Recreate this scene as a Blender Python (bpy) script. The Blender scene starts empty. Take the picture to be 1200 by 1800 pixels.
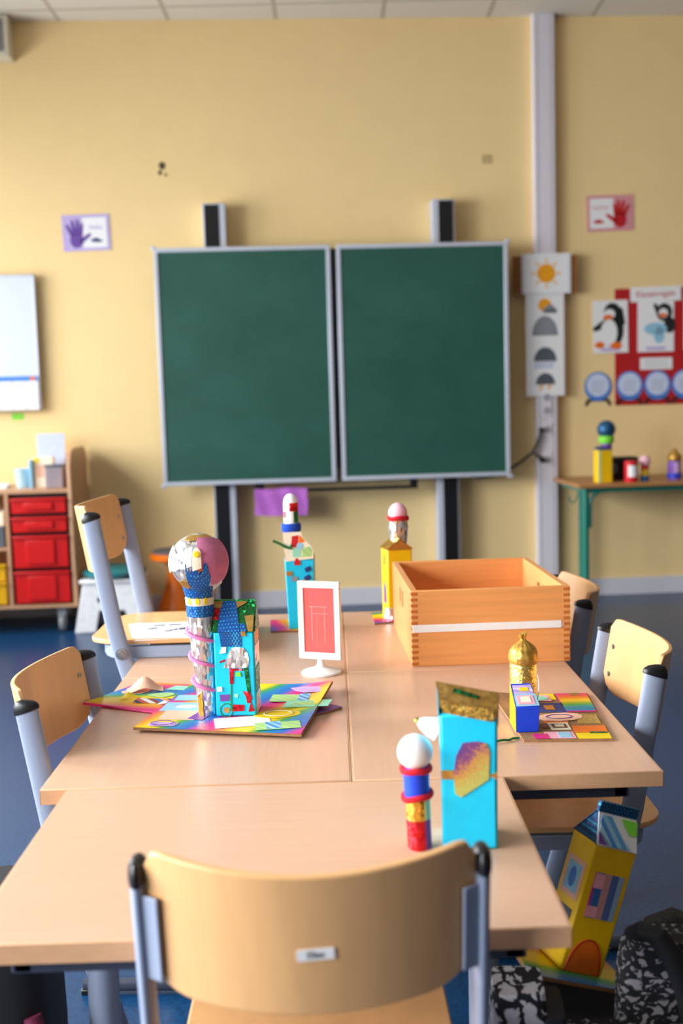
import bpy, math, random
from math import sin, cos, pi, radians
from mathutils import Vector, Matrix, Euler

# ------------------------------------------------------------------ camera, world, light, exposure
SC = bpy.context.scene
COL = SC.collection
AW = math.atan(0.0494)                 # the back wall stands 2.8 degrees off the tables
TH = 0.648                             # table height
def WALL(x, off=0.0):                  # a point of the back wall, 'off' metres in front of it
    return 4.9504 + 0.0494 * x - off

cam_d = bpy.data.cameras.new('camera')
cam = bpy.data.objects.new('camera', cam_d)
COL.objects.link(cam)
cam_d.sensor_width = 36.0
cam_d.lens = 38.2456
yaw, pitch, roll = 0.0056, 0.1017, 0.0281
fwd = Vector((sin(yaw) * cos(pitch), cos(yaw) * cos(pitch), -sin(pitch)))
r0 = Vector((cos(yaw), -sin(yaw), 0))
d0 = fwd.cross(r0)
rgt = cos(roll) * r0 + sin(roll) * d0
dwn = -sin(roll) * r0 + cos(roll) * d0
m3 = Matrix((rgt, -dwn, -fwd)).transposed()
cam.matrix_world = Matrix.Translation((-0.0142, -1.6885, 0.6057 + TH)) @ m3.to_4x4()
cam_d.dof.use_dof = True
cam_d.dof.focus_distance = 2.08
cam_d.dof.aperture_fstop = 2.9
cam_d.clip_start = 0.02
SC.camera = cam

SC.view_settings.view_transform = 'Standard'
SC.view_settings.look = 'None'
SC.view_settings.gamma = 1.0
SC.view_settings.use_curve_mapping = False
SC.view_settings.exposure = 0.38
SC.cycles.use_denoising = True
SC.cycles.max_bounces = 10
SC.cycles.diffuse_bounces = 6
SC.cycles.sample_clamp_indirect = 6.0

world = bpy.data.worlds.new('world')
SC.world = world
world.use_nodes = True
world.node_tree.nodes['Background'].inputs[0].default_value = (0.80, 0.90, 1.0, 1)
world.node_tree.nodes['Background'].inputs[1].default_value = 1.2

WIN_Y = (-2.9, -0.7, 1.5, 3.55)        # window centres along the left wall
WIN_W, WIN_Z0, WIN_Z1 = 1.75, 0.85, 2.75
LEFT_X, RIGHT_X, BACK_Y, CEIL = -3.3, 7.0, -4.4, 3.487  # right wall pushed far out to weaken its bounce light
WIN_POWER = (122, 114, 130, 72)
WIN_TILT = (-0.45, -0.38, -0.35, -0.28)
WIN_SPREAD = (120, 130, 140, 155)
for wy, wp, wt, ws_ in zip(WIN_Y, WIN_POWER, WIN_TILT, WIN_SPREAD):
    ld = bpy.data.lights.new('window_daylight', 'AREA')
    ld.shape = 'RECTANGLE'
    ld.size = WIN_Z1 - WIN_Z0 - 0.1
    ld.size_y = WIN_W - 0.1
    ld.energy = wp
    ld.color = (0.93, 0.97, 1.0)
    ld.spread = radians(ws_)
    lo = bpy.data.objects.new('window_daylight', ld)
    COL.objects.link(lo)
    lo.location = (LEFT_X - 0.12, wy, (WIN_Z0 + WIN_Z1) / 2)
    lo.rotation_euler = Vector((1, 0, wt)).to_track_quat('-Z', 'Y').to_euler()

# ------------------------------------------------------------------ materials
def lin(c):
    return tuple(((v / 255) / 12.92 if v / 255 <= 0.04045 else ((v / 255 + 0.055) / 1.055) ** 2.4) for v in c)
def new_mat(name):
    m = bpy.data.materials.new(name)
    m.use_nodes = True
    nt = m.node_tree
    return m, nt, nt.nodes['Principled BSDF']
def N(nt, kind, **kw):
    n = nt.nodes.new(kind)
    for k, v in kw.items():
        if hasattr(n, k):
            setattr(n, k, v)
        else:
            n.inputs[k].default_value = v
    return n
def coords(nt, scale=(1, 1, 1), rot=(0, 0, 0), loc=(0, 0, 0)):
    tc = nt.nodes.new('ShaderNodeTexCoord')
    mp = nt.nodes.new('ShaderNodeMapping')
    mp.inputs['Scale'].default_value = scale
    mp.inputs['Rotation'].default_value = rot
    mp.inputs['Location'].default_value = loc
    nt.links.new(tc.outputs['Object'], mp.inputs['Vector'])
    return mp.outputs['Vector']
def ramp(nt, fac, stops, interp='LINEAR'):
    r = nt.nodes.new('ShaderNodeValToRGB')
    r.color_ramp.interpolation = interp
    e = r.color_ramp.elements
    while len(e) < len(stops):
        e.new(0.5)
    for el, (p, c) in zip(e, stops):
        el.position = p
        el.color = (*c, 1)
    nt.links.new(fac, r.inputs['Fac'])
    return r.outputs['Color']
def bump(nt, b, height, strength=0.2, dist=0.002):
    n = nt.nodes.new('ShaderNodeBump')
    n.inputs['Strength'].default_value = strength
    n.inputs['Distance'].default_value = dist
    nt.links.new(height, n.inputs['Height'])
    nt.links.new(n.outputs['Normal'], b.inputs['Normal'])
def scale3(c, k):
    return tuple(min(1, v * k) for v in c)

def plain(name, rgb, rough=0.5, metal=0.0, vary=0.06, nscale=40, bmp=0.0, spec=0.5):
    m, nt, b = new_mat(name)
    c = lin(rgb)
    n = N(nt, 'ShaderNodeTexNoise', Scale=nscale, Detail=3.0)
    nt.links.new(coords(nt), n.inputs['Vector'])
    nt.links.new(ramp(nt, n.outputs['Fac'], [(0.3, scale3(c, 1 - vary)), (0.7, scale3(c, 1 + vary))]), b.inputs['Base Color'])
    b.inputs['Roughness'].default_value = rough
    b.inputs['Metallic'].default_value = metal
    b.inputs['Specular IOR Level'].default_value = spec
    if bmp:
        bump(nt, b, n.outputs['Fac'], bmp)
    return m

def wood(name, rgb, stretch=(60, 3, 60), rough=0.4, contrast=0.12, rings=0.0, spec=0.5):
    m, nt, b = new_mat(name)
    c = lin(rgb)
    n = N(nt, 'ShaderNodeTexNoise', Scale=1.0, Detail=5.0, Roughness=0.6)
    nt.links.new(coords(nt, stretch), n.inputs['Vector'])
    fac = n.outputs['Fac']
    if rings:
        w = N(nt, 'ShaderNodeTexWave', Scale=rings, Distortion=6.0, Detail=2.0)
        w.inputs['Detail Scale'].default_value = 0.8
        nt.links.new(coords(nt, tuple(max(s * 0.05, 0.3) for s in stretch)), w.inputs['Vector'])
        mx = N(nt, 'ShaderNodeMix', data_type='FLOAT')
        mx.inputs[0].default_value = 0.4
        nt.links.new(fac, mx.inputs[2])
        nt.links.new(w.outputs['Fac'], mx.inputs[3])
        fac = mx.outputs[0]
    nt.links.new(ramp(nt, fac, [(0.25, scale3(c, 1 - contrast * 1.3)), (0.5, c), (0.75, scale3(c, 1 + contrast))]), b.inputs['Base Color'])
    b.inputs['Roughness'].default_value = rough
    b.inputs['Specular IOR Level'].default_value = spec
    return m

def foil(name, rgb, scale=180, rough=0.22, strength=0.7, rainbow=0.25, metal=1.0, grid=None, stretch=(1, 1, 1)):
    m, nt, b = new_mat(name)
    c = lin(rgb)
    v = N(nt, 'ShaderNodeTexVoronoi', Scale=scale)
    nt.links.new(coords(nt, stretch, (0.3, 0.6, 0.2) if stretch != (1, 1, 1) else (0, 0, 0)), v.inputs['Vector'])
    mix = N(nt, 'ShaderNodeMix', data_type='RGBA')
    mix.inputs[0].default_value = rainbow
    mix.inputs[6].default_value = (*c, 1)
    nt.links.new(v.outputs['Color'], mix.inputs[7])
    col = mix.outputs[2]
    if grid:
        gv = N(nt, 'ShaderNodeTexVoronoi', Scale=grid[0])
        gv.inputs['Randomness'].default_value = 0.0
        nt.links.new(coords(nt, (1, 1, 0.6), (0.0, 0.8, 0.0)), gv.inputs['Vector'])
        gm = N(nt, 'ShaderNodeMix', data_type='RGBA')
        lt = N(nt, 'ShaderNodeMath', operation='GREATER_THAN'); lt.inputs[1].default_value = 0.64
        nt.links.new(gv.outputs['Distance'], lt.inputs[0])
        nt.links.new(lt.outputs[0], gm.inputs[0])
        nt.links.new(col, gm.inputs[6]); gm.inputs[7].default_value = (*lin(grid[1]), 1)
        col = gm.outputs[2]
    nt.links.new(col, b.inputs['Base Color'])
    b.inputs['Metallic'].default_value = metal
    b.inputs['Roughness'].default_value = rough
    sep = N(nt, 'ShaderNodeSeparateColor')
    nt.links.new(v.outputs['Color'], sep.inputs[0])
    n2 = N(nt, 'ShaderNodeTexNoise', Scale=scale * 0.35, Detail=2.0)
    nt.links.new(coords(nt), n2.inputs['Vector'])
    # crinkled facets: every cell leans its own way
    g = N(nt, 'ShaderNodeNewGeometry')
    sub = N(nt, 'ShaderNodeVectorMath', operation='SUBTRACT')
    nt.links.new(v.outputs['Color'], sub.inputs[0])
    sub.inputs[1].default_value = (0.5, 0.5, 0.5)
    sc = N(nt, 'ShaderNodeVectorMath', operation='SCALE')
    nt.links.new(sub.outputs[0], sc.inputs[0])
    sc.inputs['Scale'].default_value = strength
    ad = N(nt, 'ShaderNodeVectorMath', operation='ADD')
    nt.links.new(g.outputs['Normal'], ad.inputs[0])
    nt.links.new(sc.outputs[0], ad.inputs[1])
    nm = N(nt, 'ShaderNodeVectorMath', operation='NORMALIZE')
    nt.links.new(ad.outputs[0], nm.inputs[0])
    nt.links.new(nm.outputs[0], b.inputs['Normal'])
    return m

def gradient(name, stops, axis=(1, 0, 0), period=0.13, phase=0.0, wobble=0.25, rough=0.35):
    m, nt, b = new_mat(name)
    co = coords(nt)
    n = N(nt, 'ShaderNodeTexNoise', Scale=7.0, Detail=1.0)
    nt.links.new(co, n.inputs['Vector'])
    dot = N(nt, 'ShaderNodeVectorMath', operation='DOT_PRODUCT')
    nt.links.new(co, dot.inputs[0])
    dot.inputs[1].default_value = tuple(a / period for a in axis)
    a1 = N(nt, 'ShaderNodeMath', operation='MULTIPLY_ADD')
    nt.links.new(n.outputs['Fac'], a1.inputs[0])
    a1.inputs[1].default_value = wobble
    nt.links.new(dot.outputs['Value'], a1.inputs[2])
    a2 = N(nt, 'ShaderNodeMath', operation='ADD')
    nt.links.new(a1.outputs[0], a2.inputs[0])
    a2.inputs[1].default_value = phase
    fr = N(nt, 'ShaderNodeMath', operation='FRACT')
    nt.links.new(a2.outputs[0], fr.inputs[0])
    nt.links.new(ramp(nt, fr.outputs[0], [(p, lin(c)) for p, c in stops]), b.inputs['Base Color'])
    b.inputs['Roughness'].default_value = rough
    return m

def stripes(name, cols, axis=(1, 0, 0), period=0.05, phase=0.0, wobble=0.12, rough=0.6):
    n = len(cols)
    st = []
    for i, c in enumerate(cols):
        st.append((i / n, c)); st.append(((i + 0.96) / n, c))
    return gradient(name, st[:30], axis, period, phase, wobble, rough)

M = {}
M['wall'] = plain('yellow_wall_paint', (245, 214, 155), 0.85, vary=0.015, nscale=6, spec=0.25)
M['white_wall'] = plain('side_wall_paint', (206, 182, 136), 0.9, vary=0.02, nscale=6)
M['dark_wall'] = plain('dark_unseen_wall', (120, 98, 74), 0.8, vary=0.04, nscale=3)  # unseen walls, coloured dark to swallow bounce light
M['baseboard'] = plain('pale_grey_skirting', (214, 212, 220), 0.5, vary=0.02)
M['conduit'] = plain('light_grey_duct', (224, 218, 224), 0.45, vary=0.02)
M['seam'] = plain('duct_seam', (165, 160, 168), 0.5)
M['alu'] = plain('aluminium', (204, 208, 220), 0.4, 0.2, vary=0.03)
M['black'] = plain('black_plastic', (22, 21, 23), 0.35, vary=0.1)
M['matblack'] = plain('black_matt', (14, 13, 15), 0.6, vary=0.1)
M['screen'] = plain('dark_screen', (18, 16, 17), 0.3)
M['board'] = None
M['tube'] = plain('grey_blue_lacquer', (146, 156, 178), 0.32, 0.0, vary=0.02, nscale=120)
M['steel'] = plain('zinc_steel', (176, 178, 182), 0.3, 0.9, vary=0.05)
M['white'] = plain('white_plastic', (240, 238, 234), 0.3, vary=0.01)
M['paper'] = plain('white_paper', (242, 240, 240), 0.75, vary=0.02)
M['laminate'] = wood('beech_laminate', (208, 166, 137), (6, 90, 60), 0.33, 0.045)
M['laminate_x'] = wood('beech_laminate_across', (208, 166, 137), (90, 6, 60), 0.33, 0.045)
M['frame'] = plain('dark_grey_lacquer', (62, 66, 80), 0.4)
M['edge'] = wood('beech_edge_band', (214, 164, 122), (40, 40, 120), 0.4, 0.07)
M['ply'] = wood('beech_plywood', (226, 174, 118), (34, 34, 1.6), 0.3, 0.07)
M['plyedge'] = wood('plywood_edge', (226, 176, 120), (8, 8, 200), 0.4, 0.12)
M['boxwood'] = wood('beech_box', (233, 158, 92), (4, 60, 90), 0.42, 0.09)
M['boxwood_y'] = wood('beech_box_side', (226, 155, 95), (60, 4, 90), 0.42, 0.09)
M['joint'] = wood('dark_end_grain', (196, 108, 44), (80, 80, 80), 0.5, 0.15)
M['cab'] = wood('maple_cabinet', (196, 150, 112), (60, 60, 5), 0.45, 0.06)
M['desk'] = wood('brown_desk_top', (172, 120, 72), (5, 60, 60), 0.4, 0.1)
M['green_metal'] = plain('green_steel', (14, 116, 100), 0.35, vary=0.03)
M['red_plastic'] = plain('red_plastic', (208, 14, 12), 0.35, vary=0.03)
M['yellow_plastic'] = plain('yellow_plastic', (236, 176, 10), 0.35, vary=0.03)
M['orange_plastic'] = plain('orange_plastic', (244, 118, 8), 0.35, vary=0.03)
M['grey_rubber'] = plain('grey_rubber', (96, 92, 96), 0.7)
M['teal'] = plain('teal_vinyl', (12, 112, 118), 0.4)
M['stoolwhite'] = plain('white_stool', (242, 241, 242), 0.4)
M['turq'] = plain('turquoise_paint', (0, 206, 250), 0.45, vary=0.05, nscale=25, bmp=0.15)
M['turqshade'] = plain('turquoise_paint_matt', (30, 170, 205), 0.5, vary=0.06, nscale=25)
M['yellow'] = plain('yellow_paint', (250, 200, 6), 0.42, vary=0.06, nscale=25, bmp=0.15)
M['blue'] = plain('blue_card', (12, 66, 214), 0.5)
M['darkblue'] = plain('dark_blue_card', (26, 52, 120), 0.5)
M['red'] = plain('red_card', (206, 22, 34), 0.5)
M['redpipe'] = plain('red_chenille', (206, 10, 34), 0.9, vary=0.25, nscale=900, bmp=0.6)
M['pinkpipe'] = plain('pink_chenille', (240, 128, 186), 0.9, vary=0.15, nscale=900, bmp=0.6)
M['bluepipe'] = plain('blue_chenille', (10, 70, 190), 0.9, vary=0.25, nscale=900, bmp=0.6)
M['greenpipe'] = plain('green_chenille', (14, 110, 46), 0.9, vary=0.3, nscale=900, bmp=0.6)
M['styro'] = plain('white_polystyrene', (246, 244, 246), 0.7, vary=0.02, nscale=300, bmp=0.2)
M['pinkegg'] = plain('pink_polystyrene', (248, 190, 204), 0.6, vary=0.04)
M['crepe'] = plain('pink_crepe', (216, 122, 160), 0.8, vary=0.12, nscale=60, bmp=0.5)
M['kraft'] = plain('brown_cardboard', (150, 108, 68), 0.8, vary=0.15, nscale=150)
M['green'] = plain('green_card', (28, 140, 60), 0.5)
M['lime'] = plain('lime_card', (130, 220, 60), 0.5)
M['orange'] = plain('orange_card', (244, 116, 22), 0.5)
M['yellowcard'] = plain('yellow_card', (248, 212, 10), 0.5)
M['purple'] = plain('purple_card', (120, 70, 160), 0.5)
M['lilac'] = plain('lilac_paper', (206, 170, 220), 0.6)
M['magenta'] = plain('magenta_card', (220, 30, 120), 0.5)
M['peach'] = plain('peach_paper', (242, 190, 160), 0.6)
M['cream'] = plain('cream_paper', (246, 232, 206), 0.7)
M['mint'] = plain('mint_paper', (150, 222, 190), 0.6)
M['paleblue'] = plain('pale_blue_paper', (150, 200, 224), 0.6)
M['pink'] = plain('pink_paper', (246, 170, 186), 0.6)
M['brown'] = plain('brown_paper', (130, 70, 50), 0.6)
M['grey'] = plain('grey_paper', (142, 144, 150), 0.6)
M['darkgrey'] = plain('dark_grey_print', (86, 92, 102), 0.6)
M['ink'] = plain('blue_black_ink', (40, 50, 110), 0.6)
M['blackink'] = plain('black_ink', (30, 30, 34), 0.6)
M['silverfoil'] = foil('silver_holographic_foil', (240, 240, 244), 240, 0.3, 0.7, 0.12, 0.9, None, (1, 1, 0.35))
M['silvercrush'] = foil('crushed_silver_foil', (240, 240, 242), 190, 0.3, 0.75, 0.06, 0.9, None, (1, 0.6, 0.35))
M['bluefoil'] = foil('blue_holographic_foil', (2, 84, 170), 330, 0.4, 0.25, 0.03, 0.5, (230, (70, 190, 240)))
M['darkbluefoil'] = foil('dark_blue_holographic_foil', (4, 60, 112), 330, 0.4, 0.25, 0.04, 0.5, (230, (40, 170, 190)))
M['goldfoil'] = foil('gold_foil', (232, 184, 76), 200, 0.3, 0.3, 0.02)
M['goldcrepe'] = foil('gold_crepe', (206, 160, 72), 120, 0.45, 0.3, 0.01, 0.75)
M['goldpaper'] = foil('matt_gold_paper', (206, 162, 84), 200, 0.42, 0.2, 0.02, 0.85)
M['goldholo'] = foil('gold_holographic_foil', (244, 208, 104), 420, 0.3, 0.5, 0.06, 0.9)
M['redfoil'] = foil('red_holographic_foil', (214, 14, 28), 220, 0.3, 0.6, 0.03, 0.7)
M['greenfoil'] = foil('green_holographic_foil', (16, 124, 54), 220, 0.3, 0.6, 0.04, 0.8)
def mat_rose():
    m, nt, b = new_mat('iridescent_foil')
    co = coords(nt)
    n = N(nt, 'ShaderNodeTexNoise', Scale=16.0, Detail=3.0)
    nt.links.new(co, n.inputs['Vector'])
    sp = N(nt, 'ShaderNodeSeparateXYZ'); nt.links.new(co, sp.inputs[0])
    ma = N(nt, 'ShaderNodeMath', operation='MULTIPLY_ADD')
    nt.links.new(sp.outputs['Z'], ma.inputs[0]); ma.inputs[1].default_value = 9.0; ma.inputs[2].default_value = -1.02
    mb = N(nt, 'ShaderNodeMath', operation='MULTIPLY_ADD')
    nt.links.new(sp.outputs['X'], mb.inputs[0]); mb.inputs[1].default_value = -9.0
    nt.links.new(ma.outputs[0], mb.inputs[2])
    mc = N(nt, 'ShaderNodeMath', operation='ADD'); nt.links.new(mb.outputs[0], mc.inputs[0]); nt.links.new(n.outputs['Fac'], mc.inputs[1])
    fn = N(nt, 'ShaderNodeTexNoise', Scale=330.0, Detail=1.0); nt.links.new(co, fn.inputs['Vector'])
    md = N(nt, 'ShaderNodeMath', operation='MULTIPLY_ADD'); nt.links.new(fn.outputs['Fac'], md.inputs[0]); md.inputs[1].default_value = 0.5
    me_ = N(nt, 'ShaderNodeMath', operation='SUBTRACT'); nt.links.new(mc.outputs[0], me_.inputs[0]); me_.inputs[1].default_value = 0.25
    nt.links.new(me_.outputs[0], md.inputs[2]); mc = md
    nt.links.new(ramp(nt, mc.outputs[0], [(0.2, lin((206, 214, 120))), (0.42, lin((224, 184, 96))), (0.56, lin((214, 150, 110))), (0.66, lin((150, 90, 150))), (0.9, lin((110, 84, 170)))]), b.inputs['Base Color'])
    v = N(nt, 'ShaderNodeTexNoise', Scale=420.0); nt.links.new(co, v.inputs['Vector'])
    bump(nt, b, v.outputs['Fac'], 0.5, 0.002)
    b.inputs['Metallic'].default_value = 0.5
    b.inputs['Roughness'].default_value = 0.35
    return m
M['rosefoil'] = mat_rose()
RB = [(0.0, (246, 150, 40)), (0.16, (252, 216, 10)), (0.30, (240, 214, 10)), (0.40, (60, 160, 60)), (0.52, (0, 130, 190)), (0.66, (20, 100, 190)), (0.80, (220, 30, 130)), (0.90, (236, 50, 110)), (1.0, (246, 150, 40))]
M['rainbow'] = gradient('rainbow_print', RB, (0.8, -0.6, 0), 0.17, 0.55, 0.3)
M['rainbow2'] = gradient('rainbow_print_left', RB, (0.15, 1.0, 0), 0.17, 0.05, 0.3)
M['rainbow3'] = gradient('rainbow_print_small', RB, (0.9, 0.2, 0), 0.15, 0.1, 0.2)
M['rainbow4'] = gradient('rainbow_print_dim', RB, (-0.1, -1.0, 0), 0.2, 0.12, 0.12)
M['rainbow5'] = gradient('rainbow_print_band', [(0.0, (30, 120, 190)), (0.2, (30, 150, 160)), (0.35, (90, 170, 50)), (0.55, (250, 200, 10)), (0.75, (240, 110, 30)), (0.95, (220, 20, 120)), (1.0, (220, 20, 120))], (0, 1.0, 0), 0.13, -0.25, 0.0)
M['draw_blue'] = stripes('crayon_blue_stripes', [(70, 140, 205), (150, 200, 226), (90, 160, 215), (170, 212, 230)], (0.8, 0.6, 0.3), 0.03)
M['draw_multi'] = stripes('crayon_stripes', [(206, 150, 150), (80, 110, 170), (150, 180, 210), (232, 170, 140), (190, 60, 140), (50, 110, 180)], (1, 0.05, 0.02), 0.075, 0.03, 0.1)
M['draw_warm'] = stripes('crayon_warm_stripes', [(140, 70, 60), (60, 110, 180), (240, 150, 100), (70, 60, 90), (210, 90, 80), (240, 236, 236)], (0.8, 0.6, 0.5), 0.06)
M['draw_green'] = stripes('crayon_green_stripes', [(160, 206, 130), (178, 212, 120), (150, 202, 138), (186, 214, 126)], (0.7, 0.7, 0.5), 0.03)
M['draw_lilac'] = stripes('crayon_lilac', [(206, 180, 224), (180, 150, 210), (226, 200, 230)], (0.2, 1, 0.5), 0.02)
M['sheet_lines'] = stripes('printed_sheet', [(240, 240, 246), (240, 240, 246), (240, 240, 246), (222, 224, 236)], (0.3, 1, 0), 0.05)
M['bag_print'] = None
M['navy'] = plain('navy_nylon', (16, 20, 34), 0.6, vary=0.2, nscale=300)
M['maroon'] = plain('maroon_nylon', (96, 16, 52), 0.6, vary=0.15)
M['blackcloth'] = plain('black_nylon', (17, 17, 20), 0.7, vary=0.2, nscale=300)
M['strapgrey'] = plain('grey_webbing', (66, 62, 58), 0.9, vary=0.3, nscale=200, bmp=0.5)
M['tealpipe'] = plain('teal_piping', (0, 130, 150), 0.5)
M['signred'] = plain('coral_card', (240, 84, 80), 0.35, vary=0.05, nscale=15)
M['signmark'] = plain('coral_card_scuffs', (246, 140, 132), 0.4)
M['cloth'] = plain('purple_microfibre', (184, 104, 196), 0.9, vary=0.08, nscale=120, bmp=0.3)
M['posterred'] = plain('poster_red', (186, 24, 26), 0.55, vary=0.02)
M['printpurple'] = plain('print_purple', (104, 70, 156), 0.6)
M['printlilac'] = plain('print_lilac', (190, 172, 220), 0.6)
M['printred'] = plain('print_red', (196, 20, 30), 0.6)
M['printpink'] = plain('print_pink', (222, 150, 156), 0.6)
M['sun'] = plain('print_sun_orange', (246, 166, 20), 0.6)
M['sunray'] = plain('print_sun_ray', (246, 196, 110), 0.6)
M['globe'] = plain('print_globe_rim', (70, 130, 210), 0.5)
M['globein'] = plain('print_globe_inside', (206, 216, 240), 0.5)
M['whiteboard'] = plain('whiteboard_enamel', (214, 219, 228), 0.3, vary=0.01)
M['purplejar'] = plain('purple_jar_paper', (140, 90, 190), 0.4)
M['glassy'] = plain('pale_blue_plastic', (176, 208, 220), 0.25)
M['crate'] = plain('smoky_plastic', (150, 140, 146), 0.3)
M['woodbrown'] = wood('brown_card_board', (150, 92, 34), (50, 50, 6), 0.6, 0.1)
M['hole'] = plain('drill_hole_mark', (84, 66, 40), 0.8)
M['holelight'] = plain('filled_hole_mark', (170, 150, 104), 0.8)
M['speaker'] = plain('grey_grille', (128, 124, 122), 0.7)
M['shell'] = plain('off_white_housing', (214, 206, 184), 0.5)

def mat_board():
    m, nt, b = new_mat('green_chalkboard_enamel')
    n = N(nt, 'ShaderNodeTexNoise', Scale=2.2, Detail=5.0, Roughness=0.65)
    nt.links.new(coords(nt, (1, 1, 1.4)), n.inputs['Vector'])
    nt.links.new(ramp(nt, n.outputs['Fac'], [(0.3, lin((24, 76, 62))), (0.75, lin((40, 92, 78)))]), b.inputs['Base Color'])
    b.inputs['Roughness'].default_value = 0.5
    return m
M['board'] = mat_board()
def mat_floor():
    m, nt, b = new_mat('blue_linoleum')
    n = N(nt, 'ShaderNodeTexNoise', Scale=90.0, Detail=4.0)
    nt.links.new(coords(nt), n.inputs['Vector'])
    nt.links.new(ramp(nt, n.outputs['Fac'], [(0.3, lin((8, 46, 80))), (0.7, lin((15, 66, 108)))]), b.inputs['Base Color'])
    b.inputs['Roughness'].default_value = 0.3
    return m
M['floor'] = mat_floor()
def mat_ceiling():
    m, nt, b = new_mat('mineral_ceiling_tiles')
    co = coords(nt)
    sp = N(nt, 'ShaderNodeSeparateXYZ')
    nt.links.new(co, sp.inputs[0])
    fac = None
    for ax, off in (('X', 1.53), ('Y', 0.3)):
        a = N(nt, 'ShaderNodeMath', operation='ADD'); a.inputs[1].default_value = off + 62.5
        nt.links.new(sp.outputs[ax], a.inputs[0])
        dv = N(nt, 'ShaderNodeMath', operation='DIVIDE'); dv.inputs[1].default_value = 0.625
        nt.links.new(a.outputs[0], dv.inputs[0])
        fr = N(nt, 'ShaderNodeMath', operation='FRACT'); nt.links.new(dv.outputs[0], fr.inputs[0])
        pg = N(nt, 'ShaderNodeMath', operation='PINGPONG'); pg.inputs[1].default_value = 0.5
        nt.links.new(fr.outputs[0], pg.inputs[0])
        ls = N(nt, 'ShaderNodeMath', operation='LESS_THAN'); ls.inputs[1].default_value = 0.02
        nt.links.new(pg.outputs[0], ls.inputs[0])
        if fac is None:
            fac = ls.outputs[0]
        else:
            mxx = N(nt, 'ShaderNodeMath', operation='MAXIMUM')
            nt.links.new(fac, mxx.inputs[0]); nt.links.new(ls.outputs[0], mxx.inputs[1])
            fac = mxx.outputs[0]
    nt.links.new(ramp(nt, fac, [(0.0, lin((226, 220, 208))), (1.0, lin((188, 180, 164)))]), b.inputs['Base Color'])
    b.inputs['Roughness'].default_value = 0.9
    return m
M['ceiling'] = mat_ceiling()
def mat_cells(name, scale, white, black, width, sc=(1, 1, 1)):
    m, nt, b = new_mat(name)
    co = coords(nt, sc)
    nz = N(nt, 'ShaderNodeTexNoise', Scale=scale * 0.8, Detail=1.0)
    nt.links.new(co, nz.inputs['Vector'])
    mixv = N(nt, 'ShaderNodeMix', data_type='VECTOR')
    mixv.inputs[0].default_value = 0.05
    nt.links.new(co, mixv.inputs[4]); nt.links.new(nz.outputs['Color'], mixv.inputs[5])
    v = N(nt, 'ShaderNodeTexVoronoi', Scale=scale, feature='DISTANCE_TO_EDGE')
    v.inputs['Randomness'].default_value = 0.75
    nt.links.new(mixv.outputs[1], v.inputs['Vector'])
    v2 = N(nt, 'ShaderNodeTexVoronoi', Scale=scale * 2.3, feature='DISTANCE_TO_EDGE')
    nt.links.new(mixv.outputs[1], v2.inputs['Vector'])
    mn = N(nt, 'ShaderNodeMath', operation='MULTIPLY_ADD')
    nt.links.new(v2.outputs['Distance'], mn.inputs[0]); mn.inputs[1].default_value = 0.5
    nt.links.new(v.outputs['Distance'], mn.inputs[2])
    nt.links.new(ramp(nt, mn.outputs[0], [(width * 0.8, lin(black)), (width, lin(white))]), b.inputs['Base Color'])
    b.inputs['Roughness'].default_value = 0.75
    return m
M['bag_print'] = mat_cells('shaded_black_white_print', 46, (150, 145, 150), (14, 14, 20), 0.3, (1.0, 1.0, 1.5))  # white cells greyed: the shade on the bag is in the print colour
M['bag_big'] = mat_cells('large_black_white_bag_print', 26, (196, 196, 202), (14, 14, 20), 0.24, (1.4, 1, 1.0))

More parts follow.
